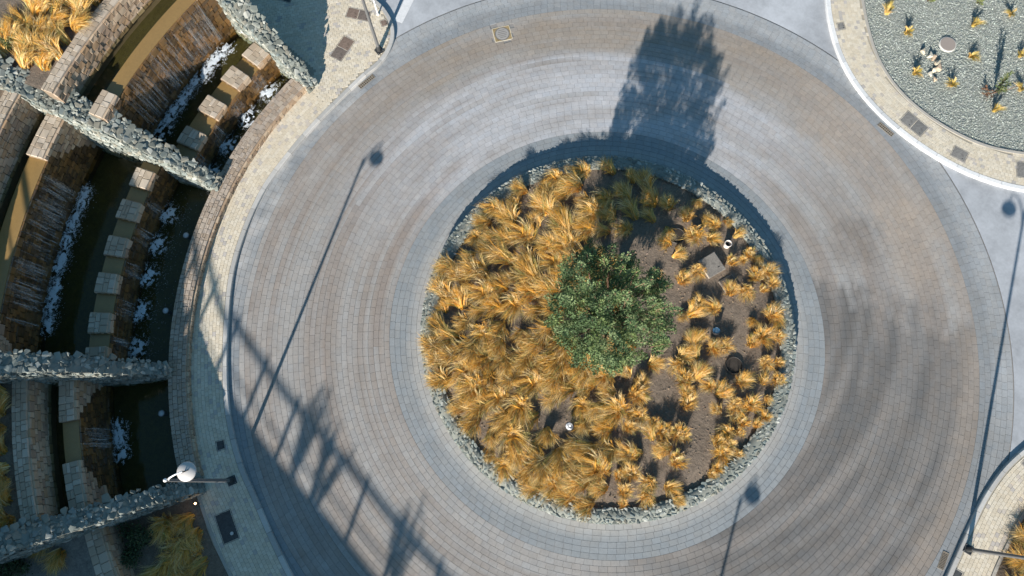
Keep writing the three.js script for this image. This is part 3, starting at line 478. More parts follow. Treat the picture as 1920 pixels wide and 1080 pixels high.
rubbleWall('rubble wall with sun patches crossing the middle of the pond', 183.3, [[17.2, 0.95], [17.5, 1.2], [18.5, 2.2], [18.8, 2.8], [19.3, 3.5], [19.9, 4.2], [20.5, 4.7], [22, 5.2], [28, 6.4]], 0.48, 0.85, 22);
rubbleWall('shaded rubble wall at the lower end of the pond beside the planted bed', 198.85, [[16.65, 0.4], [17.0, 1.0], [17.6, 1.85], [19.6, 3.0], [20.7, 3.7], [21.6, 4.3], [24, 5.2], [28, 6.2]], 0.58, 0.8, 23);
// terraces behind the retaining walls
{
  const t = structure('planted_terrace', 'earth terraces that rise behind the pond');
  annulus(22.4, 40, 137, 156.8, 5.0, M.soil, t, 'terrace_soil', 7.2, 30, 18, 0.1); annulus(23.6, 40, 156.8, 183.3, 4.95, M.soil, t, 'terrace_soil', 7.2, 40, 18, 0.1); annulus(21.5, 40, 183.3, 198.8, 3.3, M.soil, t, 'terrace_soil', 6.6, 30, 18, 0.1);
  annulus(20.25, 40, 198.8, 222, 1.95, std(0.26, 0.25, 0.23, 0.95, { map: soilTex }), t, 'terrace_gravel', 4.5, 30, 18, 0.1); annulus(17.02, 20.0, 198.8, 240, 0.12, M.soil, t, 'bed_soil', 0.9, 40, 8, 0.05);
  const R = thing('retaining_wall', 'narrow stone retaining wall continuing below the pond at the lower left edge', 'wall', [0, 0, 0], 0, 'retaining walls behind the pond');
  sector(19.87, 20.4, 199.5, 222, 0, 1.95, M.tanMortar, R, 'core', 30); const P = new Pieces(R); curvedFace(P, 19.85, 199.5, 222, 0.5, 1.95, 0.28, 0.2, tanMats); curvedCap(P, 19.84, 20.42, 199.5, 222, 2.0, 0.3, 0.27, capMats); P.done('stones');
}
// ------------------------------------------------------------------ central island: rubble ring, soil
const Y_SOIL = 0.36;
const soilY = (x, z) => Y_SOIL + 0.07 * fbm(x * 0.5, z * 0.5, 6) + 0.035 * fbm(x * 2.3, z * 2.3, 2);
{
  const o = thing('island_wall', 'low ring wall of grey green rubble round the planted island', 'stone wall');
  const lathe = new THREE.LatheGeometry([[6.86, 0], [6.86, 0.43], [7.38, 0.43], [7.4, -0.05]].map(([x, y]) => new THREE.Vector2(x, y)), 160); part(o, 'mortar_core', lathe, M.mortar);
  const P = new Pieces(o);
  for (let row = 0; row < 5; row++) { const r = 6.89 + row * 0.118; for (let a = rr(0, 0.05); a < 6.283; ) { const k = rr(0.09, 0.23), t = (a + k / r / 2) / D2R; P.add('stone', pick(stoneGeos), pick(rubbleMats), polar(r + rr(-0.03, 0.03), t, 0.40 + rr(-0.015, 0.015)), Q(rr(-0.07, 0.07), t * D2R + Math.PI / 2 + rr(-0.5, 0.5), rr(-0.07, 0.07)), [k * 0.54, rr(0.045, 0.06), rr(0.058, 0.082)]); a += k / r * 0.96; } }
  for (let row = 0; row < 3; row++) for (let a = rr(0, 0.05); a < 6.283; ) { const k = rr(0.16, 0.34), t = (a + k / 14.8) / D2R; P.add('stone', pick(stoneGeos), pick(rubbleMats), polar(7.36, t, 0.06 + row * 0.14), Q(0, t * D2R + Math.PI / 2, rr(-0.1, 0.1)), [k * 0.55, 0.085, 0.07], 0.0001); a += k / 7.4; }
  P.done('stones');
  const s = structure('island_soil', 'bare brown soil of the island bed'), n = 90, rings = 44, p = [], u = [], ix = [];
  for (let i = 0; i <= rings; i++) for (let j = 0; j <= n; j++) { const v = polar(6.95 * i / rings, j / n * 360); p.push(v.x, soilY(v.x, v.z) - 0.05 * sstep(6.3, 6.9, Math.hypot(v.x, v.z)), v.z); u.push(v.x, v.z); }
  for (let i = 0; i < rings; i++) for (let j = 0; j < n; j++) { const a = i * (n + 1) + j; ix.push(a, a + n + 1, a + 1, a + 1, a + n + 1, a + n + 2); }
  const g = new THREE.BufferGeometry(); g.setAttribute('position', new THREE.Float32BufferAttribute(p, 3)); g.setAttribute('uv', new THREE.Float32BufferAttribute(u, 2)); g.setIndex(ix); g.computeVertexNormals(); part(s, 'soil', g, M.soil);
  const cl = new THREE.InstancedMesh(stoneGeos[0], std(0.24, 0.19, 0.145, 0.95), 5200), m4 = new THREE.Matrix4(), col = new THREE.Color();
  for (let i = 0; i < 5200; i++) { const r = 6.8 * Math.sqrt(rnd()), v = polar(r, rr(0, 360)), k = Math.pow(rnd(), 3), sz = 0.008 + 0.03 * k; m4.compose(V3(v.x, soilY(v.x, v.z) + sz * 0.2, v.z), Q(rr(0, 6), rr(0, 6), 0), V3(sz, sz * 0.45, sz)); cl.setMatrixAt(i, m4); const b = rr(0.7, 1.5); cl.setColorAt(i, col.setRGB(b, b * rr(0.9, 1), b * rr(0.8, 1))); }
  cl.name = 'soil_clods'; cl.userData.kind = 'stuff'; cl.castShadow = cl.receiveShadow = true; s.add(cl);
}
// ------------------------------------------------------------------ grasses
const grassTints = [[0.76, 0.42, 0.065], [0.80, 0.48, 0.10], [0.72, 0.36, 0.045], [0.78, 0.40, 0.05], [0.46, 0.27, 0.065], [0.24, 0.15, 0.06], [0.36, 0.32, 0.09]];
const M_grass = new THREE.MeshPhysicalMaterial({ vertexColors: true, roughness: 0.5, side: THREE.DoubleSide, transmission: 0.2, thickness: 0 });
function tuftGeo(locks, per, spread, height, lean, width, tints = grassTints, baseR = 0.09, comb = 0) {   // lean along +x; blades gathered in locks of one tint
  const P = [], Cc = [], curl = rr(-0.35, 0.35);
  for (let q = 0; q < locks; q++) {
    const pale = rnd() < 0.33, lth = comb ? gauss() * comb : rr(0, 6.2832), br = baseR * Math.sqrt(rnd()), ba = rr(0, 6.2832), lk = rr(0.6, 1.1) * (pale ? 1.1 : 1), lsw = rr(-0.7, 0.7), lh = height * rr(0.7, 1.1), tint = pale ? pick([[0.90, 0.70, 0.35], [0.86, 0.60, 0.21]]) : pick(tints);
    for (let i = 0; i < per; i++) {
      const th = lth + gauss() * 0.24, k = lk * rr(0.82, 1.1), out = spread * k, h = lh * rr(0.88, 1.1), sw = lsw + gauss() * 0.15, b = rr(0.82, 1.16), col = tint.map((v) => v * b), bx = Math.cos(ba) * br + gauss() * 0.02, bz = Math.sin(ba) * br + gauss() * 0.02;
      const n = 4, pts = []; for (let m = 0; m <= n; m++) { const t = m / n, a = th + sw * t * t, o = out * Math.pow(t, 1.3); pts.push(V3(bx + Math.cos(a) * o + lean * spread * Math.pow(t, 1.6) * k, h * (1.75 * t - (0.8 + 0.35 * lean) * t * t), bz + Math.sin(a) * o + lean * curl * t * t)); }
      const side = V3(-Math.sin(th), rr(-0.5, 0.5), Math.cos(th)).normalize(), W = width * rr(0.7, 1.3);
      for (let m = 0; m < n; m++) { const w0 = W * (1 - 0.5 * m / n), w1 = m === n - 1 ? 0 : W * (1 - 0.5 * (m + 1) / n), a = pts[m].clone().addScaledVector(side, w0), c0 = pts[m].clone().addScaledVector(side, -w0), c1 = pts[m + 1].clone().addScaledVector(side, -w1), d = pts[m + 1].clone().addScaledVector(side, w1);
        for (const v of w1 ? [a, c0, c1, a, c1, d] : [a, c0, c1]) { P.push(v.x, Math.max(v.y, -0.04), v.z); Cc.push(...col); } }
    }
  }
  const g = new THREE.BufferGeometry(); g.setAttribute('position', new THREE.Float32BufferAttribute(P, 3)); g.setAttribute('color', new THREE.Float32BufferAttribute(Cc, 3)); g.computeVertexNormals(); return g;
}
const denseGeos = [[0.35, 0.9], [0.3, 0.7], [0.5, 0], [0.35, 1.1], [0.25, 0.8], [0.6, 0], [0.3, 1.0], [0.4, 0.6]].map(([l, c]) => tuftGeo(92, 6, rr(0.52, 0.66), rr(0.5, 0.66), l, 0.0066, grassTints, 0.2, c));
const sprigTints = [[0.56, 0.42, 0.08], [0.60, 0.46, 0.13], [0.46, 0.36, 0.08]], sprigA = tuftGeo(16, 8, 0.22, 0.3, 0.2, 0.0075, sprigTints, 0.05), sprigB = tuftGeo(16, 8, 0.24, 0.3, 0.4, 0.0075, sprigTints, 0.05);
const looseGeos = [0.15, 0.35, 0.1, 0.5, 0.25, 0.2, 0.4, 0.3].map((l) => tuftGeo(110, 5, rr(0.30, 0.42), rr(0.36, 0.56), l, 0.0058, grassTints, rr(0.13, 0.2)));
function tuft(geo, x, y, z, turn, scale, label, group) { const m = new THREE.Mesh(geo, M_grass); m.name = numbered('grass_tuft'); m.position.set(x, y, z); m.rotation.y = turn; m.scale.set(scale, scale * rr(0.85, 1.15), scale); m.castShadow = m.receiveShadow = true; tag(m, label, 'grass tuft', group); scene.add(m); return m; }
const side8 = ['eastern', 'north eastern', 'northern', 'north western', 'western', 'south western', 'southern', 'south eastern'];
const where = (x, z) => { const r = Math.hypot(x, z), s = side8[Math.round(((Math.atan2(-z, x) / D2R + 360) % 360) / 45) % 8]; return r > 5.9 ? `against the ${s} rim of the island wall` : r > 3.4 ? `halfway between tree and ${s} rim` : `close to the tree, ${s} side`; };
const TL_dense = (x, z) => 'golden grass tuft in the thick mass ' + where(x, z), TL_shade = (x, z) => 'straw grass tuft in the tree shadow ' + where(x, z), TL_loose = (x, z) => 'golden grass tuft on bare soil ' + where(x, z);
const placed = [];
const free = (x, z, d) => placed.every(([a, b]) => (a - x) ** 2 + (b - z) ** 2 > d * d);
const lightsAt = [[-0.39, -3.3], [4.22, 0.39], [-1.69, 3.71]], keepOff = (x, z) => lightsAt.every(([a, b]) => Math.hypot(a - x, b - z) > 0.42) && Math.hypot(x, z) > 0.5;
{ // tufts that stand apart, east side
  const pts = [[2.9, -5.0], [3.55, -4.5], [4.05, -5.25], [2.75, -4.1], [3.85, -3.7], [4.25, -4.2], [4.7, -4.1], [5.15, -4.35], [4.45, -3.55], [5.5, -3.65], [2.75, -3.45], [2.95, -2.9], [2.1, -2.15], [3.1, -1.85], [3.75, -2.2], [5.2, -2.55], [5.65, -2.6], [5.95, -2.85], [6.4, -2.75], [6.05, -1.9], [6.6, -2.05], [6.35, -1.35], [6.75, -1.55], [5.0, -1.3], [5.65, -1.3], [3.05, -0.55], [3.35, -0.45], [3.7, -0.75], [4.3, -0.6], [5.8, -0.15], [6.5, -0.3], [6.75, -0.15], [3.3, 0.75], [3.7, 0.45], [4.1, 0.95], [4.55, 0.9], [5.6, 0.85], [6.05, 0.6], [6.6, 0.6], [2.8, 1.2], [3.4, 1.25], [2.65, 1.55], [3.4, 1.75], [2.8, 2.1], [3.35, 2.05], [2.85, 2.7], [2.9, 3.1], [3.85, 2.45], [4.4, 2.35], [5.0, 2.3], [4.15, 2.75], [6.05, 1.6], [6.55, 1.6], [5.9, 2.35], [6.45, 2.3], [5.95, 3.0], [4.1, 3.4], [4.7, 3.25], [5.2, 3.25], [4.3, 4.2], [3.85, 4.6], [4.9, 3.85], [5.4, 4.0], [4.75, 4.25], [4.25, 4.7], [3.95, 5.0], [4.6, 5.05], [3.75, 5.55], [3.5, 5.75], [5.8, 3.7], [0.9, 2.6], [1.2, 2.3], [1.6, 1.45], [1.0, 3.5], [1.55, 3.75], [0.5, 3.9], [1.85, 4.1], [1.4, 4.3], [2.45, 4.2], [0.9, 4.85], [0.5, 4.95], [1.65, 5.0], [2.25, 5.2], [2.0, 4.7], [1.15, 5.95], [1.0, 6.45], [1.85, 6.15], [2.05, 6.6], [0.15, 6.25], [0.1, 6.7], [0.05, 5.65], [0.55, 5.6]];
  for (const [x, z] of pts) { const r = Math.hypot(x, z); if (!keepOff(x, z)) continue; placed.push([x, z]); const south = z > 3.2; const big = rnd() < 0.3; tuft(big ? pick(denseGeos) : pick(looseGeos), x, soilY(x, z), z, rr(0, 6.28), (big ? rr(0.55, 0.8) : rr(0.6, 1.25)) * (south && r < 6.3 ? 1.1 : 1) * (r > 6.2 ? 0.85 : 1), TL_loose(x, z), 'grass tufts scattered on the eastern soil'); }
}
{ // thick mass on the west, with a few bare pockets
  const bare = (x, z) => (x > 0.9 && z > -4.0) || (x > 2.3) || Math.hypot(x + 0.3, z) < 1.3 || Math.hypot(x + 3.0, z + 5.1) < 0.45 || Math.hypot(x + 1.9, z + 4.5) < 0.5 || Math.hypot(x - 0.4, z + 6.0) < 0.55 || (x > 0.3 && z > 2.2) || Math.hypot(x + 1.75, z - 3.2) < 0.5;
  let n = 0; for (let k = 0; k < 9000 && n < 200; k++) {
    const v = polar(6.72 * Math.sqrt(rnd()), rr(0, 360)), x = v.x, z = v.z; if (bare(x, z) || !keepOff(x, z) || !free(x, z, 0.635)) continue; placed.push([x, z]); n++;
    const shade = x > -0.6 && z < -2.4, wind = (188 + 130 * noise(x * 0.33, z * 0.33, 3.3)) * D2R;
    const rim = Math.hypot(x, z) > 6.2; tuft(pick(denseGeos), x, soilY(x, z), z, wind + rr(-0.4, 0.4), rr(0.72, 1.28) * (rim ? 0.85 : 1), shade ? TL_shade(x, z) : TL_dense(x, z), shade ? 'grass tufts in the tree shadow' : 'thick grass mass on the western island');
  }
}
// ------------------------------------------------------------------ foliage helpers
function leaves(list, sx, sy) {                                        // list of [pos, dir, tint]; a folded leaf of four faces... kept to two
  const P = [], Cc = [];
  for (const [p, d, c, k] of list) { const u = V3(rr(-1, 1), rr(-1, 1), rr(-1, 1)).cross(d).normalize(), L = sx * k, W = sy * k, a = p, b = p.clone().addScaledVector(d, L * 0.5).addScaledVector(u, W), e = p.clone().addScaledVector(d, L), f = p.clone().addScaledVector(d, L * 0.5).addScaledVector(u, -W); for (const v of [a, b, e, a, e, f]) { P.push(v.x, v.y, v.z); Cc.push(...c); } }
  const g = new THREE.BufferGeometry(); g.setAttribute('position', new THREE.Float32BufferAttribute(P, 3)); g.setAttribute('color', new THREE.Float32BufferAttribute(Cc, 3)); g.computeVertexNormals(); return g;
}
const M_leaf = new THREE.MeshPhysicalMaterial({ vertexColors: true, roughness: 0.8, side: THREE.DoubleSide, transmission: 0.25, thickness: 0 });
const bark = std(0.12, 0.085, 0.06, 0.95, { map: grainTex }), barkRed = std(0.22, 0.13, 0.085, 0.95);
function limb(pts, r0, r1) { const c = new THREE.CatmullRomCurve3(pts), n = Math.max(4, pts.length * 4), g = new THREE.TubeGeometry(c, n, 1, 7), fr = g.attributes.position, ctr = []; for (let i = 0; i <= n; i++) ctr.push(c.getPointAt(i / n)); for (let i = 0; i <= n; i++) for (let j = 0; j <= 7; j++) { const k = i * 8 + j, r = r0 + (r1 - r0) * i / n, p = ctr[i]; fr.setXYZ(k, p.x + (fr.getX(k) - p.x) * r, p.y + (fr.getY(k) - p.y) * r, p.z + (fr.getZ(k) - p.z) * r); } g.computeVertexNormals(); return g; }
{ // the island tree: evergreen with upright leafy shoots
  const o = thing('evergreen_tree', 'round evergreen tree with small grey green leaves in the middle of the island', 'tree', [-0.15, Y_SOIL, -0.02]);
  part(o, 'trunk', limb([V3(0, -0.1, 0), V3(0.03, 0.7, 0.02), V3(-0.02, 1.4, -0.03), V3(-0.03, 2.2, 0.02)], 0.15, 0.09), bark);
  const L = [], greens = [[0.145, 0.225, 0.08], [0.095, 0.165, 0.06], [0.215, 0.295, 0.13], [0.065, 0.12, 0.042], [0.18, 0.25, 0.08]], tw = [];
  for (let i = 0; i < 16; i++) { const a = i * 2.4 + rr(-0.3, 0.3), up = rr(2.6, 5.0), ro = rr(0.9, 1.8); const e = V3(Math.cos(a) * ro, up, Math.sin(a) * ro), s = V3(0, rr(0.9, 2.2), 0); part(o, 'limb', limb([s, s.clone().lerp(e, 0.4).add(V3(Math.cos(a) * 0.25, 0.05, Math.sin(a) * 0.25)), e], 0.06, 0.018), rnd() < 0.5 ? bark : barkRed); }
  let shoots = 0; while (shoots < 560) {
    const d = V3(gauss(), gauss(), gauss()).normalize(), k = Math.pow(rnd(), 0.28), lump = 1 + 0.22 * fbm(d.x * 2.1, d.y * 2.1, d.z * 2.1), c = V3(-0.15 + d.x * 2.12 * k * lump, 3.55 + d.y * 1.95 * k * lump, 0.05 + d.z * 2.12 * k * lump);
    if (c.y < 1.6 || noise(c.x * 1.7, c.y * 0.9, c.z * 1.7) < (c.y < 3.2 ? -0.2 : 0.0)) continue; shoots++;
    const dir = V3(d.x * 0.45 + rr(-0.25, 0.25), 0.75, d.z * 0.45 + rr(-0.25, 0.25)).normalize(), len = rr(0.35, 0.62), tint = pick(greens), n = 105; tw.push([c, c.clone().addScaledVector(dir, len)]);
    for (let j = 0; j < n; j++) { const t = Math.pow(rnd(), 0.8), rad = 0.20 * (1 - 0.6 * t) * Math.sqrt(rnd()), a = rr(0, 6.28), p = c.clone().addScaledVector(dir, len * t).add(V3(Math.cos(a) * rad, rr(-0.03, 0.03), Math.sin(a) * rad)), ld = V3(Math.cos(a) * 0.8, rr(-0.1, 0.9), Math.sin(a) * 0.8).normalize(), b = rr(0.75, 1.25); L.push([p, ld, tint.map((v) => v * b), rr(0.7, 1.25)]); }
  }
  part(o, 'crown', leaves(L, 0.075, 0.022), M_leaf);
  const g = new Geo(); for (const [a, b] of tw) { const s = V3(0.008, 0, 0.008); g.quad(a.clone().sub(s), a.clone().add(s), b.clone().add(s), b.clone().sub(s), [1, 1, 1]); } const tg = g.build(); tg.deleteAttribute('color'); part(o, 'twigs', tg, barkRed).userData.kind = 'stuff';
}
function shrub(name, label, pos, R, H, n, tints, leafL, leafW, group, cat = 'shrub', airy = 0) {
  const o = thing(name, label, cat, pos, 0, group), L = []; const stems = Math.max(4, Math.round(R * 8));
  for (let i = 0; i < stems; i++) { const a = rr(0, 6.28), ro = R * rr(0.3, 0.9), e = V3(Math.cos(a) * ro, H * rr(0.6, 1), Math.sin(a) * ro); part(o, 'stem', limb([V3(0, -0.05, 0), V3(e.x * 0.4, e.y * 0.5, e.z * 0.4), e], 0.02 + 0.01 * R, 0.005), bark); const m = Math.round(n / stems); for (let j = 0; j < m; j++) { const t = rr(0.3, 1.05), p = e.clone().multiplyScalar(t).add(V3(gauss(), gauss(), gauss()).multiplyScalar(R * (airy ? 0.17 : 0.24))); p.y = Math.max(0.04, p.y); const c = pick(tints), b = rr(0.75, 1.25); L.push([p, V3(gauss() + Math.cos(a) * 0.5, rr(0, 1), gauss() + Math.sin(a) * 0.5).normalize(), c.map((v) => v * b), rr(0.7, 1.3)]); } }
  part(o, 'foliage', leaves(L, leafL, leafW), M_leaf); return o;
}
const darkGreen = [[0.045, 0.085, 0.03], [0.06, 0.11, 0.035], [0.035, 0.065, 0.028]], midGreen = [[0.10, 0.16, 0.05], [0.14, 0.19, 0.06], [0.18, 0.20, 0.07]];
// ------------------------------------------------------------------ things on the island
for (const [i, [x, z]] of lightsAt.entries()) {
  const o = thing('flood_light', ['silver ground flood light behind the tree, at its northern edge', 'silver ground flood light on the bare soil east of the tree', 'silver ground flood light in the grass south west of the tree'][i], 'flood light', [x, soilY(x, z), z], [2.6, -1.4, 0.8][i], 'flood lights aimed at the tree');
  part(o, 'spike', new THREE.CylinderGeometry(0.02, 0.01, 0.3, 8), M.darkSteel).position.y = 0.05; const b = part(o, 'yoke', new THREE.TorusGeometry(0.14, 0.014, 6, 16, Math.PI), M.darkSteel); b.rotation.set(Math.PI, 0, 0); b.position.y = 0.34;
  const h = part(o, 'housing', new THREE.LatheGeometry([[0, 0], [0.09, 0.01], [0.13, 0.08], [0.15, 0.2], [0.165, 0.22], [0.165, 0.24], [0.145, 0.24]].map(([a, c]) => new THREE.Vector2(a, c)), 24), M.black); h.position.y = 0.22; h.rotation.z = 0.35;
  part(h, 'reflector', new THREE.LatheGeometry([[0.02, 0.1], [0.08, 0.13], [0.12, 0.18], [0.145, 0.235]].map(([a, c]) => new THREE.Vector2(a, c)), 24), M.chrome); part(h, 'bulb', new THREE.SphereGeometry(0.05, 14, 10), M.whitePaint).position.y = 0.15; part(h, 'lens', new THREE.CircleGeometry(0.145, 24), M.glass).rotation.x = -Math.PI / 2; h.children[2].position.y = 0.237;
}
{
  let q = rectOf([[3.9, -2.65], [4.53, -2.96], [4.91, -2.24], [4.18, -1.83]]), o = thing('valve_box', 'raised grey valve box with flat lid and pale edge on the eastern soil', 'valve box', [q.ctr.x, 0.3, q.ctr.z], q.yaw);
  part(o, 'body', slab(q.U * 0.95, 0.24, q.Vv * 0.95), std(0.52, 0.47, 0.40, 0.9, { map: grainTex })); const l = part(o, 'lid', slab(q.U, 0.05, q.Vv, 0.014), std(0.27, 0.25, 0.225, 0.85, { map: soilTex })); l.position.y = 0.245; part(l, 'lifting_slot', slab(0.09, 0.01, 0.03, 0.004), M.pit).position.set(0.18, 0.05, 0.2); o.rotation.z = 0.03;
  q = rectOf([[4.66, -1.86], [5.21, -1.99], [5.44, -1.6], [4.83, -1.12]]); o = thing('valve_box', 'low brown valve box half hidden by grass beside the raised box', 'valve box', [q.ctr.x, 0.33, q.ctr.z], q.yaw);
  part(o, 'body', slab(q.U, 0.07, q.Vv), std(0.30, 0.26, 0.22, 0.9, { map: grainTex })); part(o, 'lid', slab(q.U * 0.88, 0.02, q.Vv * 0.88), std(0.16, 0.13, 0.11, 0.9, { map: soilTex })).position.y = 0.07;
  for (const [x, z, r, w] of [[3.12, -3.75, 0.33, 'north east of the tree'], [4.85, 1.66, 0.34, 'south east of the tree']]) { const e = thing('edging_ring', `black round planting ring sunk in the soil ${w}`, 'planting ring', [x, soilY(x, z), z]); part(e, 'band', new THREE.LatheGeometry([[r, -0.05], [r, 0.075], [r - 0.014, 0.08], [r - 0.02, 0.075], [r - 0.02, -0.05]].map(([a, b]) => new THREE.Vector2(a, b)), 40), std(0.06, 0.06, 0.06, 0.4)); const d = part(e, 'sunk_soil', new THREE.CircleGeometry(r - 0.02, 30), std(0.05, 0.042, 0.035, 0.95, { map: soilTex })); d.rotation.x = -Math.PI / 2; d.position.y = 0.035; }
  const p = thing('pipe_stub', 'short white open pipe standing out of the eastern soil', 'pipe', [5.11, 0.3, -3.27]); part(p, 'tube', new THREE.LatheGeometry([[0.13, 0], [0.13, 0.3], [0.15, 0.3], [0.15, 0.36], [0.115, 0.36], [0.115, 0]].map(([a, b]) => new THREE.Vector2(a, b)), 28), std(0.66, 0.6, 0.55, 0.5)); const d = part(p, 'dark_bottom', new THREE.CircleGeometry(0.115, 24), M.pit); d.rotation.x = -Math.PI / 2; d.position.y = 0.06;
  const wd = thing('wood_stake', 'pale piece of split wood under the south east edge of the crown', 'stake', [2.05, 0.55, 1.05], 0.75); part(wd, 'shaft', slab(0.62, 0.09, 0.11, 0.02), std(0.55, 0.42, 0.26, 0.85)); wd.rotation.z = -0.2;
}
// ------------------------------------------------------------------ gravel bed at the upper right
{
  const s = structure('gravel_bed', 'bed of pale green grey gravel'), poly = [...B2, V3(28, 0, -22)], inG = (x, z) => inPoly(poly, x, z); flat(poly, 0.1, std(0.30, 0.325, 0.30, 0.95, { map: grainTex }), s, 'gravel_base');
  const m = new THREE.InstancedMesh(stoneGeos[3], std(1, 1, 1, 0.8), 60000), q = new THREE.Matrix4(), c = new THREE.Color(); let n = 0;
  while (n < 60000) { const x = rr(12.4, 22), z = rr(-17.5, -6.6); if (!inG(x, z)) continue; const k = 0.011 + 0.02 * Math.pow(rnd(), 2); q.compose(V3(x, 0.104 + rnd() * 0.014, z), Q(rr(0, 6), rr(0, 6), rr(0, 6)), V3(k * rr(0.8, 1.5), k * rr(0.5, 0.9), k)); m.setMatrixAt(n, q); const b = rr(0.22, 0.46) * (rnd() < 0.07 ? 1.5 : 1); m.setColorAt(n, c.setRGB(b * 0.93, b * rr(1, 1.05), b * rr(0.92, 1))); n++; }
  m.name = 'gravel'; m.userData.kind = 'stuff'; m.castShadow = m.receiveShadow = true; s.add(m);
  for (const [i, [x, z]] of [[13.46, -13.83], [14.14, -12.81], [17.14, -13.04], [18.91, -13.5], [14.16, -10.83], [15.66, -10.17], [16.75, -11.5], [18.9, -11.4], [17.24, -8.88], [18.6, -9.8]].entries()) tuft(i % 3 === 0 ? sprigB : sprigA, x, 0.12, z, rr(0, 6.28), rr(1.2, 1.5), 'small yellow grass tuft standing alone on the pale gravel', 'small grass tufts in the gravel bed');
  for (const [x, z, l] of [[17.58, -14.2, 'small green sprig at the top edge of the gravel bed, right one of two'], [15.4, -14.4, 'small green sprig at the top edge of the gravel bed, left one of two']]) shrub('green_sprig', l, [x, 0.12, z], 0.24, 0.4, 220, [[0.2, 0.27, 0.08], [0.3, 0.33, 0.1]], 0.09, 0.014, 'green sprigs in the gravel bed', 'plant');
  const mh = thing('manhole_cover', 'round brown grey manhole lid with a pale rim in the gravel bed', 'manhole', [15.89, 0.12, -12.17]); part(mh, 'rim', new THREE.CylinderGeometry(0.36, 0.38, 0.06, 32), std(0.55, 0.55, 0.52, 0.9)).position.y = 0.02; part(mh, 'lid', new THREE.CylinderGeometry(0.33, 0.33, 0.05, 32), std(0.29, 0.25, 0.225, 0.85)).position.y = 0.035;
  const rockTints = [[0.58, 0.50, 0.38], [0.62, 0.57, 0.47], [0.50, 0.38, 0.27], [0.56, 0.49, 0.37], [0.45, 0.35, 0.26]];
  for (const [i, [x, z, k, w]] of [[14.79, -11.84, 0.13, 'topmost pale stone'], [14.98, -11.66, 0.14, 'second pale stone'], [15.14, -11.48, 0.13, 'third reddish stone'], [15.24, -11.27, 0.13, 'fourth pale stone'], [15.30, -11.03, 0.15, 'fifth pale stone'], [15.08, -10.92, 0.11, 'grey stone beside the lower end'], [14.85, -10.75, 0.1, 'small flat stone lowest on the left'], [15.0, -10.5, 0.1, 'lowest brownish stone']].entries()) { const r = thing('field_stone', `${w} of the short row of stones in the gravel`, 'stone', [x, 0.13, z], rr(0, 6), 'row of loose stones in the gravel bed'); const b = part(r, 'stone_body', stoneGeos[(i + 4) % 12], std(...rockTints[i % 5], 0.85)); b.scale.set(k * 1.2, k * 0.8, k * 0.95); b.position.y = k * 0.4; }
  const y = shrub('leggy_shrub', 'leggy green shrub with a reddish branch near the right edge of the gravel bed', [17.45, 0.12, -9.75], 0.45, 1.25, 520, midGreen, 0.1, 0.018, undefined, 'shrub', 1); part(y, 'fallen_branch', limb([V3(-0.3, 0.1, 0.1), V3(0.2, 0.12, 0.0), V3(0.8, 0.1, -0.15), V3(1.2, 0.2, -0.3)], 0.025, 0.01), barkRed);
  const dry = []; for (let i = 0; i < 90; i++) { const a = rr(2.2, 4.2), r = rr(0.05, 0.4); dry.push([V3(-0.1 + Math.cos(a) * r, rr(0.05, 0.25), 0.1 - Math.sin(a) * r), V3(Math.cos(a), 0.3, -Math.sin(a)).normalize(), [0.2, 0.1, 0.05], rr(0.7, 1.3)]); } part(y, 'dry_leaves', leaves(dry, 0.14, 0.02), M_leaf);
}
// ------------------------------------------------------------------ lower right bed
{
  const s = structure('grass_bed', 'soil of the bed in the lower right corner'); flat([...B3, V3(30, 0, 20), V3(30, 0, 3)], 0.11, M.soil, s, 'soil');
  for (let k = 0; k < 16; k++) { const x = [15.6, 16.0, 15.1, 15.5, 16.0, 14.7, 15.2, 15.7, 14.3, 14.9, 15.5, 16.5, 14.1, 14.6, 16.4, 15.1][k], z = [8.0, 7.5, 8.7, 8.8, 8.6, 9.3, 9.4, 9.5, 10.1, 10.1, 10.2, 8.0, 10.8, 10.8, 9.4, 10.9][k]; tuft(pick(denseGeos), x, 0.11, z, rr(2.4, 4), rr(0.9, 1.1), 'golden grass tuft in the bed at the lower right corner', 'grass in the lower right bed'); }
}
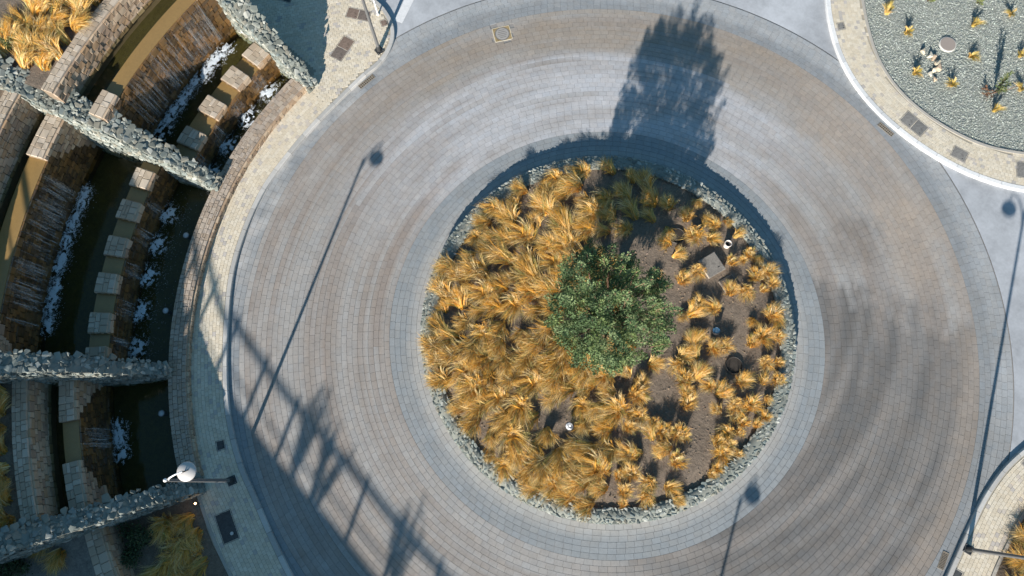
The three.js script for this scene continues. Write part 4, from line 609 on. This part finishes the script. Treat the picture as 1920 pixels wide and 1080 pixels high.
// ------------------------------------------------------------------ street lamps
function lamp(label, x, z, dx, dz) {
  const o = thing('street_lamp', label, 'street lamp', [x, Y_WALK, z], Math.atan2(-dz, dx), 'round headed street lamps');
  part(o, 'base_plate', slab(0.34, 0.03, 0.34, 0.01), M.darkSteel); part(o, 'base_collar', new THREE.CylinderGeometry(0.085, 0.1, 0.35, 20), M.darkSteel).position.y = 0.2; for (const [a, b] of [[1, 1], [1, -1], [-1, 1], [-1, -1]]) part(o, 'bolt', new THREE.CylinderGeometry(0.018, 0.018, 0.05, 6), M.steel).position.set(a * 0.13, 0.05, b * 0.13);
  part(o, 'pole', new THREE.CylinderGeometry(0.05, 0.075, 5.35, 20), M.steel).position.y = 2.95; part(o, 'pole_cap', new THREE.SphereGeometry(0.062, 16, 10), M.whitePaint).position.y = 5.64;
  const A = part(o, 'arm', limb([V3(0, 5.4, 0), V3(0.16, 5.7, 0), V3(0.42, 5.86, 0), V3(0.66, 5.86, 0)], 0.032, 0.024), M.whitePaint);
  part(o, 'hanger', new THREE.CylinderGeometry(0.022, 0.022, 0.2, 10), M.darkSteel).position.set(0.66, 5.76, 0);
  const h = part(o, 'lamp_head', new THREE.LatheGeometry([[0, 0.13], [0.08, 0.125], [0.2, 0.09], [0.29, 0.035], [0.31, 0], [0.29, -0.03], [0.2, -0.05], [0, -0.055]].map(([a, b]) => new THREE.Vector2(a, b)), 40), std(0.5, 0.49, 0.485, 0.5)); h.position.set(0.66, 5.56, 0);
  part(h, 'diffuser', new THREE.LatheGeometry([[0.24, -0.045], [0.2, -0.075], [0.1, -0.095], [0, -0.1]].map(([a, b]) => new THREE.Vector2(a, b)), 32), std(0.8, 0.8, 0.78, 0.4)); part(h, 'bracket', slab(0.22, 0.02, 0.03, 0.005), M.darkSteel).position.set(0, 0.12, 0); return o;
}
lamp('street lamp with a round white head beside the shaded end of the pond wall', -14.75, 5.26, 0.93, -0.36);
lamp('street lamp on the lower right footway, its pole leaning out of view', 12.83, 8.82, -0.83, -0.57);
lamp('street lamp on the upper left footway corner beside the brown covers', -9.17, -13.01, 0.6, 0.8);
lamp('street lamp below the picture, seen by its shadow on the lower roadway', -0.28, 19.85, 0.55, -0.35);
{
  const o = thing('sign_post', 'thin white sign post at the upper left pavement corner', 'sign post', [-9.23, Y_WALK, -14.82]); part(o, 'post', new THREE.CylinderGeometry(0.035, 0.035, 2.4, 14), M.whitePaint).position.y = 1.2; const pl = part(o, 'sign_plate', slab(0.5, 0.02, 0.5, 0.02), M.whitePaint); pl.rotation.x = Math.PI / 2; pl.position.set(0, 2.1, 0.05); part(o, 'foot', new THREE.CylinderGeometry(0.06, 0.07, 0.05, 14), M.whitePaint).position.y = 0.025;
  const s = structure('road_marking', 'white painted line across the road mouth at the upper left'); const a = V3(-8.35, 0.006, -14.5), b = V3(-7.4, 0.006, -16.6), g = new Geo(), w = [1, 1, 1], n = V3(b.z - a.z, 0, a.x - b.x).normalize().multiplyScalar(0.2); g.quad(a.clone().add(n), b.clone().add(n), b.clone().sub(n), a.clone().sub(n), w); const bg = g.build(); bg.deleteAttribute('color'); part(s, 'white_line', bg, std(0.72, 0.74, 0.77, 0.8, { map: grainTex }));
}
// ------------------------------------------------------------------ plants of the terraces
for (let k = 0; k < 30; k++) { const row = Math.floor(k / 10), p = polar([22.75, 23.5, 24.3][row] + rr(-0.12, 0.12), 140.6 + (k % 10) * 1.55 + row * 0.4 + rr(-0.3, 0.3)), edge = row === 0; tuft(pick(denseGeos), p.x, 5.0, p.z, rr(0.4, 2.6), rr(0.95, 1.25), edge ? 'golden grass tuft right behind the upper left retaining wall' : row === 1 ? 'golden grass tuft in the second row behind the upper left retaining wall' : 'golden grass tuft in the top left corner, far from the pond', 'grass on the upper left terrace'); }
shrub('low_shrub', 'green strappy plant among the grass at the upper left edge', [-21.75, 5.0, -10.75], 0.45, 0.5, 420, midGreen, 0.2, 0.016, undefined, 'plant'); shrub('low_shrub', 'small dark green plant at the top of the upper left terrace', [-20.3, 5.0, -12.25], 0.35, 0.45, 260, darkGreen, 0.14, 0.016, undefined, 'plant');
for (const [x, z] of [[-23.0, -7.6], [-22.75, -8.5], [-23.3, -6.7]]) tuft(pick(denseGeos), x, 4.98, z, rr(1.6, 3.6), 1.1, 'golden grass tuft at the left edge below the long sunlit wall', 'grass at the left edge');
for (let k = 0; k < 14; k++) { const row = k < 8 ? 0 : 1, p = polar(row ? 22.6 : 21.95, 185.4 + (row ? (k - 8) * 2.1 : k * 1.62) + rr(-0.3, 0.3)); tuft(pick(denseGeos), p.x, 3.35, p.z, rr(1.5, 4.2), rr(0.9, 1.15), row ? 'half shaded grass tuft at the left edge behind the lowest retaining wall' : 'half shaded golden grass tuft leaning on the lowest retaining wall', 'grass behind the lowest retaining wall'); }
for (const [x, z, y] of [[-16.3, 7.35, 0.3], [-16.2, 6.55, 0.3], [-16.6, 7.9, 0.4], [-15.6, 8.15, 0.15], [-17.0, 8.3, 0.5], [-15.9, 7.1, 0.2], [-15.3, 8.9, 0.15], [-16.9, 6.7, 0.45], [-16.1, 8.7, 0.3], [-15.85, 7.75, 0.2]]) tuft(pick(denseGeos), x, y, z, rr(3.4, 5), rr(0.95, 1.25), 'shaded straw coloured grass tuft in the bed at the lower left', 'grass in the shaded lower left bed');
shrub('dark_shrub', 'wide dark green shrub in the shaded bed below the last rubble wall', [-17.85, 0.6, 7.45], 0.95, 0.85, 2600, darkGreen, 0.09, 0.03); shrub('dark_shrub', 'dark green shrub in the bottom left corner', [-21.2, 2.2, 7.7], 0.8, 0.8, 1500, darkGreen, 0.09, 0.03); shrub('flowering_sprig', 'yellow green sprig beside the wide dark shrub', [-16.75, 0.5, 7.15], 0.2, 0.6, 90, [[0.42, 0.42, 0.12], [0.5, 0.48, 0.2]], 0.08, 0.02, undefined, 'plant');
for (const [x, z] of [[-20.4, 7.05], [-19.9, 7.5]]) tuft(pick(denseGeos), x, 2.0, z, rr(3, 5), 0.9, 'brown grass tuft on the grey gravel below the last rubble wall', 'grass on the grey gravel');
{ // small lit garden lamp
  const o = thing('garden_light', 'small lit amber garden lamp at the end of the last rubble wall', 'garden light', [-15.95, 0.15, 6.05]); part(o, 'stem', new THREE.CylinderGeometry(0.02, 0.025, 0.3, 10), M.darkSteel).position.y = 0.15; part(o, 'bulb', new THREE.SphereGeometry(0.045, 16, 12), new THREE.MeshStandardMaterial({ color: 0xfff0d8, emissive: C(1, 0.62, 0.28), emissiveIntensity: 2.2 })).position.y = 0.34; part(o, 'guard_ring', new THREE.TorusGeometry(0.05, 0.006, 6, 18), M.darkSteel).rotation.x = Math.PI / 2; o.children[2].position.y = 0.31;
  const l = new THREE.PointLight(C(1, 0.6, 0.28), 0.07, 6); l.position.y = 0.40; l.castShadow = true; o.add(l);
}
// ------------------------------------------------------------------ upper terrace that shades the lower left (outside the picture)
{
  const T = 8.0, K = T / Math.tan(SUN_EL), shadowLine = [[-2.0, 17], [-6, 12.4], [-7.9, 10.3], [-9.3, 8.75], [-10.65, 7.15], [-12.1, 5.55], [-13.4, 4.05], [-14.7, 2.34], [-15.85, 0.6], [-16.6, -1.5], [-16.95, -3.5], [-17.3, -6], [-17.8, -8.2], [-18.6, -10.5], [-19.3, -13], [-20.5, -17]];
  const line = smooth(shadowLine.map(([x, z]) => [x - SD[0] * K, z - SD[1] * K]), 0.3), back = offset(line, 0.4, 0);
  const o = thing('terrace_wall', 'high curved terrace wall outside the lower left corner that shades the pond', 'wall'), g = new Geo(), w = [1, 1, 1], up = (p, y) => V3(p.x, y, p.z);
  for (let i = 0; i + 1 < line.length; i++) { g.quad(up(line[i], -0.3), up(line[i + 1], -0.3), up(line[i + 1], T), up(line[i], T), w, (v) => [v.x + v.z, v.y]); g.quad(up(line[i], T), up(line[i + 1], T), up(back[i + 1], T), up(back[i], T), w); g.quad(up(back[i], -0.3), up(back[i + 1], -0.3), up(back[i + 1], T), up(back[i], T), w); }
  const bg = g.build(); bg.deleteAttribute('color'); part(o, 'wall_body', bg, std(0.36, 0.29, 0.21, 0.9, { map: soilTex }));
  const rail = thing('terrace_railing', 'slim railing on top of the high terrace wall, seen by its shadow', 'railing'), mid = offset(line, 0.1, 0), c = new THREE.CatmullRomCurve3(mid), n = Math.round(c.getLength() / 2.1);
  for (let i = 0; i <= n; i++) { const p = c.getPointAt(i / n); part(rail, 'post', new THREE.CylinderGeometry(0.085, 0.085, 1.05, 10), M.steel).position.set(p.x, T + 0.5, p.z); }
  part(rail, 'top_rail', new THREE.TubeGeometry(new THREE.CatmullRomCurve3(mid.map((p) => V3(p.x, T + 0.88, p.z))), 200, 0.085, 8), M.steel); part(rail, 'middle_rail', new THREE.TubeGeometry(new THREE.CatmullRomCurve3(mid.map((p) => V3(p.x, T + 0.3, p.z))), 200, 0.03, 8), M.steel);
  const ter = structure('upper_terrace', 'earth of the upper terrace outside the picture'); flat([...back, V3(-70, 0, back[back.length - 1].z), V3(-70, 0, 60), V3(back[0].x, 0, 60)], T - 0.15, M.earth, ter, 'terrace_soil');
  let k = 0; for (const [x, z, R, H] of [[-12.3, 5.4, 1.0, 1.5], [-11.4, 6.2, 0.8, 1.3], [-8.5, 9.4, 0.8, 1.4], [-5.9, 12.3, 0.7, 1.4], [-16.6, -1.7, 0.5, 0.6], [-17.2, -5.6, 0.7, 1.0], [-17.5, -7.4, 0.6, 1.3], [-18.3, -9.8, 0.7, 0.9]]) shrub('terrace_shrub', `loose upright shrub on the terrace edge outside the picture, ${['first', 'second', 'third', 'fourth', 'fifth', 'sixth', 'seventh', 'eighth'][k++]} along the wall`, [x - SD[0] * K - 0.25, T - 0.12, z - SD[1] * K + 0.1], R, H, 900, midGreen, 0.13, 0.025, 'shrubs along the upper terrace', 'shrub', 1);
}
scene.traverse((m) => { if (m.isMesh && m.material && !m.material.transmission) m.material.side = THREE.DoubleSide; });
renderer.render(scene, camera);
